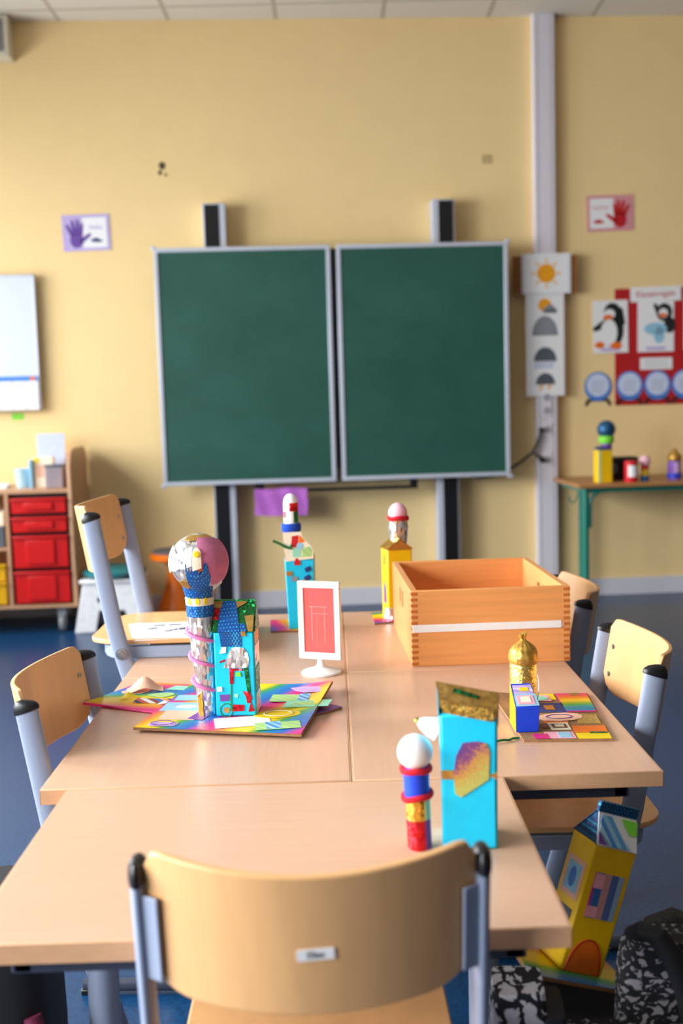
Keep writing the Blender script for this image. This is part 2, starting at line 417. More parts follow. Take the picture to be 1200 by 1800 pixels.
# ------------------------------------------------------------------ mesh builder
class MB:
    def __init__(s):
        s.v, s.f = [], []
    def add(s, vs, fs, mt=None):
        o = len(s.v)
        for p in vs:
            p = Vector(p)
            s.v.append(mt @ p if mt is not None else p)
        s.f += [[i + o for i in f] for f in fs]
        return s
    def box(s, c, d, mt=None):
        x, y, z = c; a, b, h = d[0] / 2, d[1] / 2, d[2] / 2
        vs = [(x - a, y - b, z - h), (x + a, y - b, z - h), (x + a, y + b, z - h), (x - a, y + b, z - h),
              (x - a, y - b, z + h), (x + a, y - b, z + h), (x + a, y + b, z + h), (x - a, y + b, z + h)]
        return s.add(vs, [[0, 3, 2, 1], [4, 5, 6, 7], [0, 1, 5, 4], [1, 2, 6, 5], [2, 3, 7, 6], [3, 0, 4, 7]], mt)
    def b2(s, x0, x1, y0, y1, z0, z1, mt=None):
        return s.box(((x0 + x1) / 2, (y0 + y1) / 2, (z0 + z1) / 2), (x1 - x0, y1 - y0, z1 - z0), mt)
    def prism(s, poly, y0, y1, mt=None):
        """polygon in x,z pushed from y0 to y1"""
        n = len(poly)
        vs = [(x, y0, z) for x, z in poly] + [(x, y1, z) for x, z in poly]
        fs = [list(range(n)), list(range(2 * n - 1, n - 1, -1))]
        fs += [[i, i + n, (i + 1) % n + n, (i + 1) % n] for i in range(n)]
        return s.add(vs, fs, mt)
    def slab(s, poly, z0, z1, mt=None):
        n = len(poly)
        vs = [(x, y, z0) for x, y in poly] + [(x, y, z1) for x, y in poly]
        fs = [list(range(n - 1, -1, -1)), list(range(n, 2 * n))]
        fs += [[i, (i + 1) % n, (i + 1) % n + n, i + n] for i in range(n)]
        return s.add(vs, fs, mt)
    def lathe(s, prof, seg=32, c=(0, 0, 0), mt=None, jit=0.0, rnd=None, a0=0.0):
        vs, fs = [], []
        for r, z in prof:
            for k in range(seg):
                a = 2 * pi * k / seg + a0
                rr = r * (1 + (rnd.uniform(-jit, jit) if rnd else 0))
                vs.append((c[0] + rr * cos(a), c[1] + rr * sin(a), c[2] + z))
        for i in range(len(prof) - 1):
            for k in range(seg):
                k2 = (k + 1) % seg
                fs.append([i * seg + k, i * seg + k2, (i + 1) * seg + k2, (i + 1) * seg + k])
        fs.append(list(range(seg - 1, -1, -1)))
        fs.append([(len(prof) - 1) * seg + k for k in range(seg)])
        return s.add(vs, fs, mt)
    def tube(s, pts, rx, ry=None, seg=12, closed=False, up=Vector((0, 0, 1)), mt=None, a0=0.0):
        ry = ry or rx
        pts = [Vector(p) for p in pts]
        n = len(pts); vs, fs = [], []
        for i, p in enumerate(pts):
            a = pts[(i - 1) % n] if (closed or i > 0) else p
            b = pts[(i + 1) % n] if (closed or i < n - 1) else p
            t = (b - a).normalized()
            u = up - t * up.dot(t)
            if u.length < 1e-4:
                u = Vector((0, 1, 0)) - t * t.y
            u.normalize(); w = t.cross(u)
            for k in range(seg):
                an = 2 * pi * k / seg + a0
                vs.append(p + w * (rx * cos(an)) + u * (ry * sin(an)))
        m = n if closed else n - 1
        for i in range(m):
            j = (i + 1) % n
            for k in range(seg):
                k2 = (k + 1) % seg
                fs.append([i * seg + k, i * seg + k2, j * seg + k2, j * seg + k])
        if not closed:
            fs.append(list(range(seg - 1, -1, -1)))
            fs.append([(n - 1) * seg + k for k in range(seg)])
        return s.add(vs, fs, mt)
    def sphere(s, c, r, seg=28, rings=16, sq=(1, 1, 1), jit=0.0, rnd=None):
        prof = [(max(1e-4, r * sin(pi * i / rings)), -r * cos(pi * i / rings)) for i in range(rings + 1)]
        o = len(s.v)
        s.lathe(prof, seg, (0, 0, 0), None, jit, rnd)
        for i in range(o, len(s.v)):
            p = s.v[i]
            s.v[i] = Vector((c[0] + p.x * sq[0], c[1] + p.y * sq[1], c[2] + p.z * sq[2]))
        return s
    def sheet(s, n, m, lo, hi, pos, th, u0=-1.0, u1=1.0):
        """curved plate: u across, v from lo(u) to hi(u), pos(u,v) the middle surface"""
        e = 1e-3
        A, B = [], []
        for i in range(n + 1):
            u = u0 + (u1 - u0) * i / n
            for j in range(m + 1):
                v = lo(u) + (hi(u) - lo(u)) * j / m
                p = Vector(pos(u, v))
                nn = (Vector(pos(u + e, v)) - Vector(pos(u - e, v))).cross(Vector(pos(u, v + e)) - Vector(pos(u, v - e)))
                if nn.length < 1e-12:
                    nn = Vector((0, 0, 1e-6))
                nn.normalize()
                A.append(p + nn * th / 2); B.append(p - nn * th / 2)
        N_ = (n + 1) * (m + 1); W = m + 1
        fs = []
        for i in range(n):
            for j in range(m):
                a = i * W + j
                fs.append([a, a + W, a + W + 1, a + 1])
                fs.append([N_ + a, N_ + a + 1, N_ + a + W + 1, N_ + a + W])
        for i in range(n):
            a = i * W; fs.append([a, N_ + a, N_ + a + W, a + W])
            a = i * W + m; fs.append([a, a + W, N_ + a + W, N_ + a])
        for j in range(m):
            a = j; fs.append([a, a + 1, N_ + a + 1, N_ + a])
            a = n * W + j; fs.append([a, N_ + a, N_ + a + 1, a + 1])
        return s.add(A + B, fs)
    def build(s, name, mat, parent=None, bevel=0.0, smooth=35, seg=2, label=None, kind=None):
        me = bpy.data.meshes.new(name)
        me.from_pydata([tuple(p) for p in s.v], [], s.f)
        me.validate()
        me.update()
        if smooth:
            me.shade_smooth()
            me.set_sharp_from_angle(angle=radians(smooth))
        me.materials.append(M[mat] if isinstance(mat, str) else mat)
        o = bpy.data.objects.new(name, me)
        COL.objects.link(o)
        if parent is not None:
            o.parent = parent
        if bevel:
            bv = o.modifiers.new('bevel', 'BEVEL')
            bv.width = bevel; bv.segments = seg; bv.limit_method = 'ANGLE'
            bv.angle_limit = radians(40)
        if label:
            o['label'] = label
        if kind:
            o['kind'] = kind
        return o

def tag(o, label, cat, group=None):
    o['label'] = label; o['category'] = cat
    if group:
        o['group'] = group
    return o
def thing(name, label, cat, loc=(0, 0, 0), rot=(0, 0, 0), group=None):
    o = bpy.data.objects.new(name, None)
    COL.objects.link(o)
    o.empty_display_size = 0.05
    o.location = loc; o.rotation_euler = rot
    return tag(o, label, cat, group)
def struct(name, mb, mat, **kw):
    return mb.build(name, mat, None, kind='structure', **kw)
def copy_tree(o, parent=None):
    c = o.copy(); COL.objects.link(c)
    if parent is not None:
        c.parent = parent
    for ch in list(o.children):
        copy_tree(ch, c)
    return c
def wall_thing(name, label, cat, x, z, off=0.0, group=None):
    return thing(name, label, cat, (x, WALL(x, off), z), (0, 0, AW), group)
def lettering(text, size, mat, parent, loc, rot=(pi / 2, 0, 0), name='lettering', align='CENTER', thick=0.0003, sx=1.0):
    cu = bpy.data.curves.new('lettering', 'FONT')
    cu.body = text; cu.size = size; cu.align_x = align; cu.align_y = 'CENTER'
    cu.extrude = thick
    t = bpy.data.objects.new('lettering_source', cu)
    COL.objects.link(t)
    dg = bpy.context.evaluated_depsgraph_get()
    me = bpy.data.meshes.new_from_object(t.evaluated_get(dg))
    bpy.data.objects.remove(t)
    me.materials.clear(); me.materials.append(M[mat])
    o = bpy.data.objects.new(name, me)
    COL.objects.link(o)
    o.parent = parent; o.location = loc; o.rotation_euler = rot; o.scale = (sx, 1, 1)
    return o
def ngon(cx, cz, rx, rz=None, n=28, a0=0.0, a1=2 * pi):
    rz = rz or rx
    full = abs(a1 - a0 - 2 * pi) < 1e-6
    return [(cx + rx * cos(a0 + (a1 - a0) * i / (n if full else n - 1)), cz + rz * sin(a0 + (a1 - a0) * i / (n if full else n - 1))) for i in range(n)]
def rect(x0, x1, z0, z1):
    return [(x0, z0), (x1, z0), (x1, z1), (x0, z1)]
def capsule2(x0, z0, x1, z1, r0, r1, n=10):
    a = math.atan2(z1 - z0, x1 - x0)
    p = [(x0 + r0 * cos(a + pi / 2 + pi * i / n), z0 + r0 * sin(a + pi / 2 + pi * i / n)) for i in range(n + 1)]
    p += [(x1 + r1 * cos(a - pi / 2 + pi * i / n), z1 + r1 * sin(a - pi / 2 + pi * i / n)) for i in range(n + 1)]
    return p
def flat(poly, lay, parent, name, mat, t=0.0006, label=None):
    """a printed or glued flat shape on the front (-y) of a wall thing; lay = distance in front of its back"""
    return MB().prism(poly, -lay - t, -lay).build(name, mat, parent, smooth=0, label=label)

# ------------------------------------------------------------------ the room
struct('floor', MB().b2(LEFT_X - 0.1, RIGHT_X + 0.1, BACK_Y - 0.1, 5.6, -0.1, 0), 'floor', smooth=0)
struct('ceiling', MB().b2(LEFT_X - 0.1, RIGHT_X + 0.1, BACK_Y - 0.1, 5.6, CEIL, CEIL + 0.1), 'ceiling', smooth=0)
wb = struct('wall_back', MB().b2(-3.7, 7.4, 0, 0.12, 0, CEIL), 'wall', smooth=0)
wb.location = (0, WALL(0), 0); wb.rotation_euler = (0, 0, AW)
bb = struct('baseboard_back', MB().b2(-3.4, 6.9, -0.012, 0, 0, 0.105), 'baseboard', smooth=0)
bb.location = (0, WALL(0), 0); bb.rotation_euler = (0, 0, AW)
struct('wall_right', MB().b2(RIGHT_X, RIGHT_X + 0.12, BACK_Y, 5.4, 0, CEIL), 'dark_wall', smooth=0)
struct('wall_front', MB().b2(LEFT_X, RIGHT_X, BACK_Y - 0.12, BACK_Y, 0, CEIL), 'dark_wall', smooth=0)
wl = MB()
ys = [BACK_Y]
for wy in WIN_Y:
    ys += [wy - WIN_W / 2, wy + WIN_W / 2]
ys.append(5.1)
for i in range(len(ys) - 1):
    if i % 2 == 0:
        wl.b2(LEFT_X - 0.12, LEFT_X, ys[i], ys[i + 1], 0, CEIL)
    else:
        wl.b2(LEFT_X - 0.12, LEFT_X, ys[i], ys[i + 1], 0, WIN_Z0)
        wl.b2(LEFT_X - 0.12, LEFT_X, ys[i], ys[i + 1], WIN_Z1, CEIL)
struct('wall_left', wl, 'white_wall', smooth=0)
for i, wy in enumerate(WIN_Y):
    f = MB()
    a, b = wy - WIN_W / 2, wy + WIN_W / 2
    for y0, y1, z0, z1 in ((a, b, WIN_Z0, WIN_Z0 + 0.05), (a, b, WIN_Z1 - 0.05, WIN_Z1), (a, a + 0.05, WIN_Z0, WIN_Z1), (b - 0.05, b, WIN_Z0, WIN_Z1), (wy - 0.03, wy + 0.03, WIN_Z0, WIN_Z1)):
        f.b2(LEFT_X - 0.10, LEFT_X - 0.02, y0, y1, z0, z1)
    struct('window_%d' % (i + 1), f, 'white', smooth=0)
# cable duct on the wall
tr = struct('trim_1', MB().b2(-0.0635, 0.0635, -0.06, 0, 0, CEIL), 'conduit', bevel=0.004)
tr.location = (1.2875, WALL(1.2875), 0); tr.rotation_euler = (0, 0, AW)
s1 = MB()
for sx in (-0.04, 0.04):
    s1.b2(sx - 0.0015, sx + 0.0015, -0.0612, -0.06, 0.02, CEIL - 0.01)
s1.build('duct_seam', 'seam', tr, smooth=0)
for k, (z, n) in enumerate(((1.2, 2), (1.045, 1), (0.86, 1))):
    so = MB(); so.b2(-0.03, 0.03, -0.066, -0.06, z - 0.04 * n, z + 0.04 * n)
    fo = so.build('socket_plate', 'conduit', tr, bevel=0.002)
    for j in range(n):
        MB().lathe([(0.02, 0), (0.022, 0.001), (0.022, 0.002)], 24, (0, 0, 0), Matrix.Translation((0, -0.066, z - 0.04 * (n - 1) + 0.08 * j)) @ Matrix.Rotation(pi / 2, 4, 'X')).build('socket_well', 'seam', fo)

# ------------------------------------------------------------------ tables
def school_table(loc, rot, W, D, label, grain, columns, feet):
    t = thing('school_table', label, 'table', loc, (0, 0, rot), 'beech school tables pushed together')
    MB().b2(-W / 2 + 0.002, W / 2 - 0.002, -D / 2 + 0.002, D / 2 - 0.002, -0.025, 0).build('tabletop', grain, t, bevel=0.0012)
    e = MB()
    for x0, x1, y0, y1 in ((-W / 2, W / 2, -D / 2, -D / 2 + 0.0021), (-W / 2, W / 2, D / 2 - 0.0021, D / 2), (-W / 2, -W / 2 + 0.0021, -D / 2, D / 2), (W / 2 - 0.0021, W / 2, -D / 2, D / 2)):
        e.b2(x0, x1, y0, y1, -0.0252, -0.0004)
    e.build('edge_band', 'edge', t, bevel=0.0008)
    fr = MB()
    xs = [c[0] for c in columns]; yy = [c[1] for c in columns]
    fr.b2(-W / 2 + 0.05, W / 2 - 0.05, -D / 2 + 0.03, -D / 2 + 0.055, -0.052, -0.0255)
    fr.b2(-W / 2 + 0.05, W / 2 - 0.05, D / 2 - 0.055, D / 2 - 0.03, -0.052, -0.0255)
    for cx in (-W / 2 + 0.06, W / 2 - 0.06):
        fr.b2(cx - 0.0125, cx + 0.0125, -D / 2 + 0.03, D / 2 - 0.03, -0.0515, -0.026)
    fr.build('frame', 'frame', t, bevel=0.002)
    zf = -TH
    for (cx, cy), (fx0, fy0, fx1, fy1) in zip(columns, feet):
        lg = MB().tube([(cx, cy, -0.05), (cx, cy, zf + 0.035)], 0.024, seg=24).build('leg', 'tube', t)
        ring = MB().tube([(cx + 0.013 * cos(a) - 0.012, cy - 0.0225, -0.075 + 0.013 * sin(a)) for a in [2 * pi * k / 16 for k in range(16)]], 0.0035, seg=8, closed=True, up=Vector((0, 1, 0)))
        ring.build('ring', 'tube', lg)
        hl = MB()
        for q in range(3):
            hl.add(*_disc((cx - 0.006, cy - 0.0246, -0.115 - 0.05 * q), 0.004))
        hl.build('height_hole', 'matblack', lg, smooth=0)
        ft = MB().tube([(fx0, fy0, zf + 0.02), (fx1, fy1, zf + 0.02)], 0.022, 0.018, seg=16).build('foot', 'tube', t)
        MB().tube([(fx0, fy0, zf + 0.012), (fx0 + (fx1 - fx0) * 0.1, fy0 + (fy1 - fy0) * 0.1, zf + 0.012)], 0.024, 0.012, seg=12).tube([(fx1, fy1, zf + 0.012), (fx1 - (fx1 - fx0) * 0.1, fy1 - (fy1 - fy0) * 0.1, zf + 0.012)], 0.024, 0.012, seg=12).build('end_cap', 'black', ft)
    return t
def _disc(c, r, n=14):
    vs = [(c[0] + r * cos(2 * pi * k / n), c[1], c[2] + 1.6 * r * sin(2 * pi * k / n)) for k in range(n)]
    vs += [(x, y + 0.002, z) for x, y, z in vs]
    return vs, [list(range(n)), list(range(2 * n - 1, n - 1, -1))] + [[k, k + n, (k + 1) % n + n, (k + 1) % n] for k in range(n)]

TZ = TH
school_table((-0.107, -0.251, TZ), 0, 0.70, 0.50, 'beech school table nearest the camera, with the front chair pushed up to it', 'laminate',
             [(-0.285, 0.16), (0.305, 0.19)], [(-0.285, -0.2, -0.285, 0.225), (0.305, -0.2, 0.305, 0.225)])
school_table((-0.2505, 0.352, TZ), 0, 0.50, 0.70, 'beech school table under the silver tower castle with the rainbow cardboard', 'laminate_x',
             [(0.15, -0.29), (0.15, 0.29)], [(0.02, -0.29, 0.2, -0.29), (0.02, 0.29, 0.2, 0.29)])
school_table((0.2505, 0.352, TZ), 0, 0.50, 0.70, 'beech school table under the gold tower model on patchwork cardboard', 'laminate_x',
             [(-0.15, -0.29), (-0.15, 0.29)], [(-0.2, -0.29, 0.2, -0.29), (-0.2, 0.29, 0.2, 0.29)])
school_table((-0.2505, 1.053, TZ), 0, 0.50, 0.70, 'beech school table at the far left with a chair hung on it', 'laminate_x',
             [(0.15, -0.29), (0.15, 0.29)], [(-0.02, -0.29, 0.2, -0.29), (-0.02, 0.29, 0.2, 0.29)])
school_table((0.2505, 1.053, TZ), 0, 0.50, 0.70, 'beech school table at the far right carrying the open wooden box', 'laminate_x',
             [(-0.15, -0.29), (-0.15, 0.29)], [(-0.2, -0.29, 0.2, -0.29), (-0.2, 0.29, 0.2, 0.29)])

# ------------------------------------------------------------------ chairs
LEAN = 0.165
def rounded(u, drop, k=0.18):
    d = 1 - abs(u)
    return 0 if d >= k else drop * (1 - math.sqrt(max(0, 1 - (1 - d / k) ** 2)))
def make_chair(label):
    t = thing('school_chair', label, 'chair', (0, 0, 0), (0, 0, 0), 'grey framed beech school chairs')
    def yl(z): return -0.2 + LEAN * (0.735 - z) + 0.115 * max(0, 0.45 - z)
    for s in (-1, 1):
        x = s * 0.191
        p = MB().tube([(x, yl(0.735), 0.735), (x, yl(0.48), 0.48), (x, yl(0.42), 0.42), (x, yl(0.05), 0.05)], 0.0095, 0.021, seg=24, up=Vector((0, 1, 0))).build('post', 'tube', t)
        cap = MB()
        prof = [(1.04, -0.003, 1.0), (1.04, 0.003, 1.0), (0.95, 0.010, 0.5), (0.7, 0.0155, 0.2), (0.3, 0.018, 0.0)]
        vs, fs = [], []
        for r, z, sl_ in prof:
            for a in range(24):
                an = 2 * pi * a / 24
                dy = 0.022 * r * sin(an)
                vs.append((x + 0.0103 * r * cos(an), yl(0.735 + z) + dy, 0.735 + z + sl_ * 0.30 * dy))
        for i in range(len(prof) - 1):
            for a in range(24):
                fs.append([i * 24 + a, i * 24 + (a + 1) % 24, (i + 1) * 24 + (a + 1) % 24, (i + 1) * 24 + a])
        fs.append([(len(prof) - 1) * 24 + a for a in range(24)]); fs.append(list(range(23, -1, -1)))
        MB().add(vs, fs).build('end_cap', 'black', p)
        bz = 0.41
        MB().lathe([(0.014, 0), (0.014, 0.003), (0.009, 0.0035), (0.0085, 0.009), (0.004, 0.0095)], 20, (0, 0, 0), Matrix.Translation((x + s * 0.0085, yl(bz), bz)) @ Matrix.Rotation(s * pi / 2, 4, 'Y')).build('bolt', 'steel', p)
        # welded bracket that holds the backrest
        br = MB().sheet(1, 6, lambda u: 0.615, lambda u: 0.715, lambda u, v: (x - s * 0.013 - s * 0.011 * u, yl(v) - 0.013 - 0.007 * (u + 1), v), 0.004)
        br.build('bracket', 'tube', p, bevel=0.0015)
        sk = MB().tube([(x, yl(0.05), 0.05), (x, yl(0.05) + 0.01, 0.028), (x, yl(0.05) + 0.04, 0.018), (x, 0.075, 0.018)], 0.0095, 0.014, seg=16, up=Vector((0, 0, 1)))
        sk.tube([(x, yl(0.05) + 0.03, 0.018), (x, -0.24, 0.018)], 0.0094, 0.0138, seg=16)
        skd = sk.build('skid', 'frame', t)
        for gy0 in (0.025, -0.245):
            MB().b2(x - 0.011, x + 0.011, gy0, gy0 + 0.045, 0, 0.012).build('glider', 'black', skd, bevel=0.003)
    # backrest: bowed plywood
    hw = 0.181
    def bpos(u, v):
        return (u * hw, yl(v) - 0.006 - 0.062 * (1 - u * u), v)
    bk = MB().sheet(36, 12, lambda u: 0.602 - 0.006 * (1 - u * u) + rounded(u, 0.045, 0.3), lambda u: 0.768 - 0.012 * (1 - u * u) - rounded(u, 0.022, 0.1), bpos, 0.009)
    back = bk.build('backrest', 'ply', t, bevel=0.002)
    for s in (-1, 1):
        for z in (0.645, 0.705):
            MB().lathe([(0.006, 0), (0.0055, 0.002), (0.003, 0.0028)], 16, (0, 0, 0), Matrix.Translation((s * 0.166, yl(z) - 0.006 - 0.062 * (1 - (0.166 / hw) ** 2) + 0.0045, z)) @ Matrix.Rotation(-pi / 2, 4, 'X')).build('screw', 'steel', back)
    # seat
    def spos(u, v):
        return (u * 0.176, v, 0.4275 + 0.006 * u * u - 0.05 * max(0, v - 0.1) ** 1.0 * max(0, v - 0.1) * 20)
    st = MB().sheet(32, 16, lambda u: -0.235 + rounded(u, 0.11, 0.55), lambda u: 0.165 - rounded(u, 0.05, 0.3), spos, 0.011)
    seat = st.build('seat', 'ply', t, bevel=0.002)
    for s in (-1, 1):
        for y in (-0.175, 0.06):
            MB().lathe([(0.0055, 0), (0.005, 0.0015)], 14, (s * 0.1, y, 0.433)).build('screw', 'steel', seat)
    # seat frame: U shaped rail
    pts = [(0.166, 0.13, 0.4075), (0.166, -0.15, 0.4075)] + [(0.166 * cos(a), -0.15 - 0.055 * sin(a), 0.4075) for a in [pi * k / 10 for k in range(1, 10)]] + [(-0.166, -0.15, 0.4075), (-0.166, 0.13, 0.4075)]
    MB().tube(pts, 0.0115, 0.0205, seg=4, a0=pi / 4).build('seat_frame', 'tube', t, bevel=0.002)
    return t
def place(o, loc, rz, label=None):
    o.location = loc; o.rotation_euler = (0, 0, rz)
    if label:
        o['label'] = label
    return o
chair0 = make_chair('beech school chair in the foreground, seen from behind with a name sticker on its backrest')
c2 = copy_tree(chair0); c3 = copy_tree(chair0); c4 = copy_tree(chair0); c5 = copy_tree(chair0)
place(chair0, (-0.055, -0.349, 0), 0.012)
chair0.scale = (0.98, 1.0, 1.022)
place(c2, (-0.353, 0.345, 0), -pi / 2 - 0.04, 'beech school chair at the left table edge, its seat under the tabletop')
place(c3, (0.372, 0.473, 0), pi / 2 - 0.02, 'beech school chair at the right table edge with a pale sunlit backrest')
place(c4, (0.392, 1.137, 0), pi / 2 - 0.02, 'beech school chair behind the wooden box, only backrest and post showing')
place(c5, (-0.394, 1.072, 0.2555), -pi / 2, 'beech school chair hung up on the far left table with papers on its seat')
for zz, mt, nm in ((0.30, 'printred', 'red_sticker'), (0.225, 'yellowcard', 'yellow_sticker')):
    yy = -0.2 + LEAN * (0.735 - zz) + 0.115 * (0.45 - zz)
    MB().box((0.191 + 0.0102, yy, zz), (0.0008, 0.022, 0.022)).build(nm, mt, c2, smooth=0)
# name sticker on the foreground chair
tg = MB().b2(-0.02, 0.02, -0.0004, 0.0004, -0.0065, 0.0065).build('name_sticker', 'paper', chair0, smooth=0, label='white name sticker')
tg.location = (0.004, -0.2 + LEAN * (0.735 - 0.668) - 0.006 - 0.062 - 0.0052, 0.668); tg.rotation_euler = (math.atan(-LEAN) * -1, -0.06, 0)
lettering('Elias', 0.011, 'blackink', tg, (0, -0.0006, 0))

# ------------------------------------------------------------------ chalkboard
bd = thing('chalkboard', 'green two panel chalkboard on aluminium wall posts', 'chalkboard', (0, WALL(0), 0), (0, 0, AW))
for s in (-1, 1):
    x = s * 0.672 + (-0.006)
    MB().b2(x - 0.067, x + 0.067, -0.125, -0.004, 0.0, 2.42).build('post', 'alu', bd, bevel=0.006)
    xi = x + s * 0.014
    MB().b2(xi - 0.043, xi + 0.043, -0.127, -0.124, 0.02, 2.41).build('post_inlay', 'black', bd, smooth=0, label='black inlay strip')
MB().b2(-0.6, 0.6, -0.15, -0.127, 0.86, 2.12).build('backing_panel', 'screen', bd, bevel=0.004)
MB().b2(-0.03, 0.03, -0.17, -0.15, 0.86, 2.14).build('hinge_column', 'matblack', bd, bevel=0.003)
bar = MB().b2(-0.5, 0.475, -0.175, -0.15, 0.722, 0.742).b2(-0.5, -0.44, -0.175, -0.15, 0.742, 0.86).b2(0.43, 0.475, -0.175, -0.15, 0.742, 0.86)
bar.build('lower_frame', 'black', bd, bevel=0.003)
for x0, x1, z0, z1 in ((-1.03, -0.012, 0.782, 2.157), (0.024, 1.03, 0.782, 2.157)):
    p = MB().b2(x0 + 0.012, x1 - 0.012, -0.197, -0.178, z0 + 0.012, z1 - 0.012).build('panel', 'board', bd, smooth=0)
    fr = MB()
    for a in ((x0, x1, z0, z0 + 0.024), (x0, x1, z1 - 0.024, z1), (x0, x0 + 0.024, z0 + 0.024, z1 - 0.024), (x1 - 0.024, x1, z0 + 0.024, z1 - 0.024)):
        fr.b2(a[0], a[1], -0.203, -0.174, a[2], a[3])
    fr.build('panel_frame', 'alu', p, bevel=0.003)
    xo = x0 if x0 < -0.5 else x1
    kn = MB()
    for zz in (z0 - 0.002, z1 + 0.002):
        kn.box((xo, -0.188, zz), (0.03, 0.03, 0.02))
    kn.build('corner_cap', 'alu', p, bevel=0.004)
def smear(x, z, l, a, w):
    return [(x + l * t * cos(a) - w * sin(a) * q, z + l * t * sin(a) + w * cos(a) * q) for t, q in ((-1, 0), (-0.3, -1), (0.5, -0.8), (1, 0), (0.4, 1), (-0.4, 0.7))]
# purple cloth over the lower frame bar
def clpos(u, v):
    return (-0.334 + u * 0.157 + 0.004 * sin(v * 9), -0.162 + 0.0 * u - (0.017 if v < 1 else -0.017) + 0.003 * sin(u * 7), 0)
pts = []
cl = MB()
prof = [(-0.024 - 0.004, 0.585), (-0.024, 0.62), (-0.0235, 0.68), (-0.022, 0.725), (-0.016, 0.738), (0, 0.745), (0.014, 0.738), (0.019, 0.72), (0.020, 0.66), (0.021, 0.60)]
def cpos(u, v):
    i = min(int(v), len(prof) - 2); f = v - i
    y = prof[i][0] * (1 - f) + prof[i + 1][0] * f; z = prof[i][1] * (1 - f) + prof[i + 1][1] * f
    return (u * 0.155 + 0.003 * sin(z * 60), y + 0.003 * sin(u * 9 + z * 20) - 0.002, z + 0.004 * sin(u * 5) + 0.003)
cl.sheet(24, 27, lambda u: 0.0, lambda u: 8.99, cpos, 0.003)
co = cl.build('cleaning_cloth', 'cloth', None)
co.location = (-0.335, WALL(-0.335, 0.163), 0); co.rotation_euler = (0, 0, AW)
tag(co, 'purple cleaning cloth hung over the black bar below the chalkboard', 'cloth')

# cable from the duct sockets behind the board
cb = MB()
def wp(x, z, off):
    return (x, WALL(x, off), z)
cb.tube([wp(1.251, 1.045, 0.07), wp(1.245, 1.02, 0.085), wp(1.22, 0.955, 0.09), wp(1.195, 0.91, 0.09), wp(1.13, 0.86, 0.09), wp(1.05, 0.81, 0.09), wp(0.95, 0.775, 0.09), wp(0.87, 0.765, 0.09), wp(0.79, 0.785, 0.09), wp(0.748, 0.80, 0.085)], 0.009, seg=10)
cb.tube([wp(1.254, 0.862, 0.07), wp(1.25, 0.863, 0.085), wp(1.225, 0.885, 0.09), wp(1.195, 0.908, 0.09)], 0.008, seg=10)
pc = thing('power_cable', 'black forked power cable from the duct sockets to behind the chalkboard', 'cable')
cb.build('lead', 'strapgrey', pc)
MB().lathe([(0.018, 0), (0.018, 0.02), (0.012, 0.03)], 18, (0, 0, 0), Matrix.Translation(wp(1.254, 0.862, 0.068)) @ Matrix.Rotation(pi / 2, 4, 'X')).build('plug', 'black', pc)
MB().lathe([(0.014, 0), (0.014, 0.02), (0.01, 0.03)], 18, (0, 0, 0), Matrix.Translation(wp(1.251, 1.045, 0.068)) @ Matrix.Rotation(pi / 2, 4, 'X')).build('plug', 'black', pc)

# ------------------------------------------------------------------ things on the wall
def poster_base(name, label, cat, x0, x1, z0, z1, mat, off=0.002, t=0.002, group=None, tilt=0.0):
    xc = (x0 + x1) / 2
    o = wall_thing(name, label, cat, xc, (z0 + z1) / 2, off, group)
    o.rotation_euler = (0, tilt, AW)
    w, h = (x1 - x0) / 2, (z1 - z0) / 2
    MB().b2(-w, w, -t, 0, -h, h).build('sheet', mat, o, smooth=0)
    return o, w, h, t
def hand(mirror):
    f = MB()
    s = -1 if mirror else 1
    def C(x0, z0, x1, z1, r0, r1):
        f.prism(capsule2(s * x0, z0, s * x1, z1, r0, r1), -0.0012, -0.0004)
    f.prism(ngon(0, -0.03, 0.038, 0.045), -0.0012, -0.0004)
    C(-0.024, 0.0, -0.052, 0.055, 0.012, 0.008)
    C(-0.008, 0.01, -0.022, 0.078, 0.012, 0.008)
    C(0.01, 0.01, 0.01, 0.082, 0.012, 0.008)
    C(0.026, 0.005, 0.036, 0.06, 0.012, 0.008)
    C(0.03, -0.035, 0.078, 0.0, 0.014, 0.009)
    return f
# left hand poster
o, w, h, t = poster_base('hand_poster', 'purple left hand print poster on yellow wall', 'poster', -1.575, -1.298, 2.178, 2.388, 'printlilac', tilt=-0.02)
flat(rect(-0.02, w - 0.018, -h + 0.018, h - 0.018), t, o, 'inner_sheet', 'paper')
hh = hand(False); ho = hh.build('hand_print', 'printpurple', o, smooth=0); ho.location = (-0.058, -t - 0.0006, -0.012)
flat([(0.02, -0.045), (0.035, -0.055), (0.08, -0.058), (0.098, -0.05), (0.075, -0.04), (0.06, -0.03), (0.04, -0.036)], t + 0.0006, o, 'car_print', 'ink')
lettering('links', 0.042, 'printlilac', o, (0.058, -t - 0.0012, 0.03))
# right hand poster
o, w, h, t = poster_base('hand_poster', 'red right hand print poster on yellow wall', 'poster', 1.556, 1.842, 2.232, 2.445, 'printpink', tilt=-0.02)
flat(rect(-w + 0.018, 0.02, -h + 0.018, h - 0.018), t, o, 'inner_sheet', 'paper')
hh = hand(True); ho = hh.build('hand_print', 'printred', o, smooth=0); ho.location = (0.06, -t - 0.0006, -0.012)
flat([(-0.11, -0.05), (-0.09, -0.06), (-0.05, -0.058), (-0.035, -0.05), (-0.055, -0.042), (-0.07, -0.034), (-0.09, -0.04)], t + 0.0006, o, 'car_print', 'printred')
lettering('rechts', 0.042, 'printpink', o, (-0.06, -t - 0.0012, 0.035))
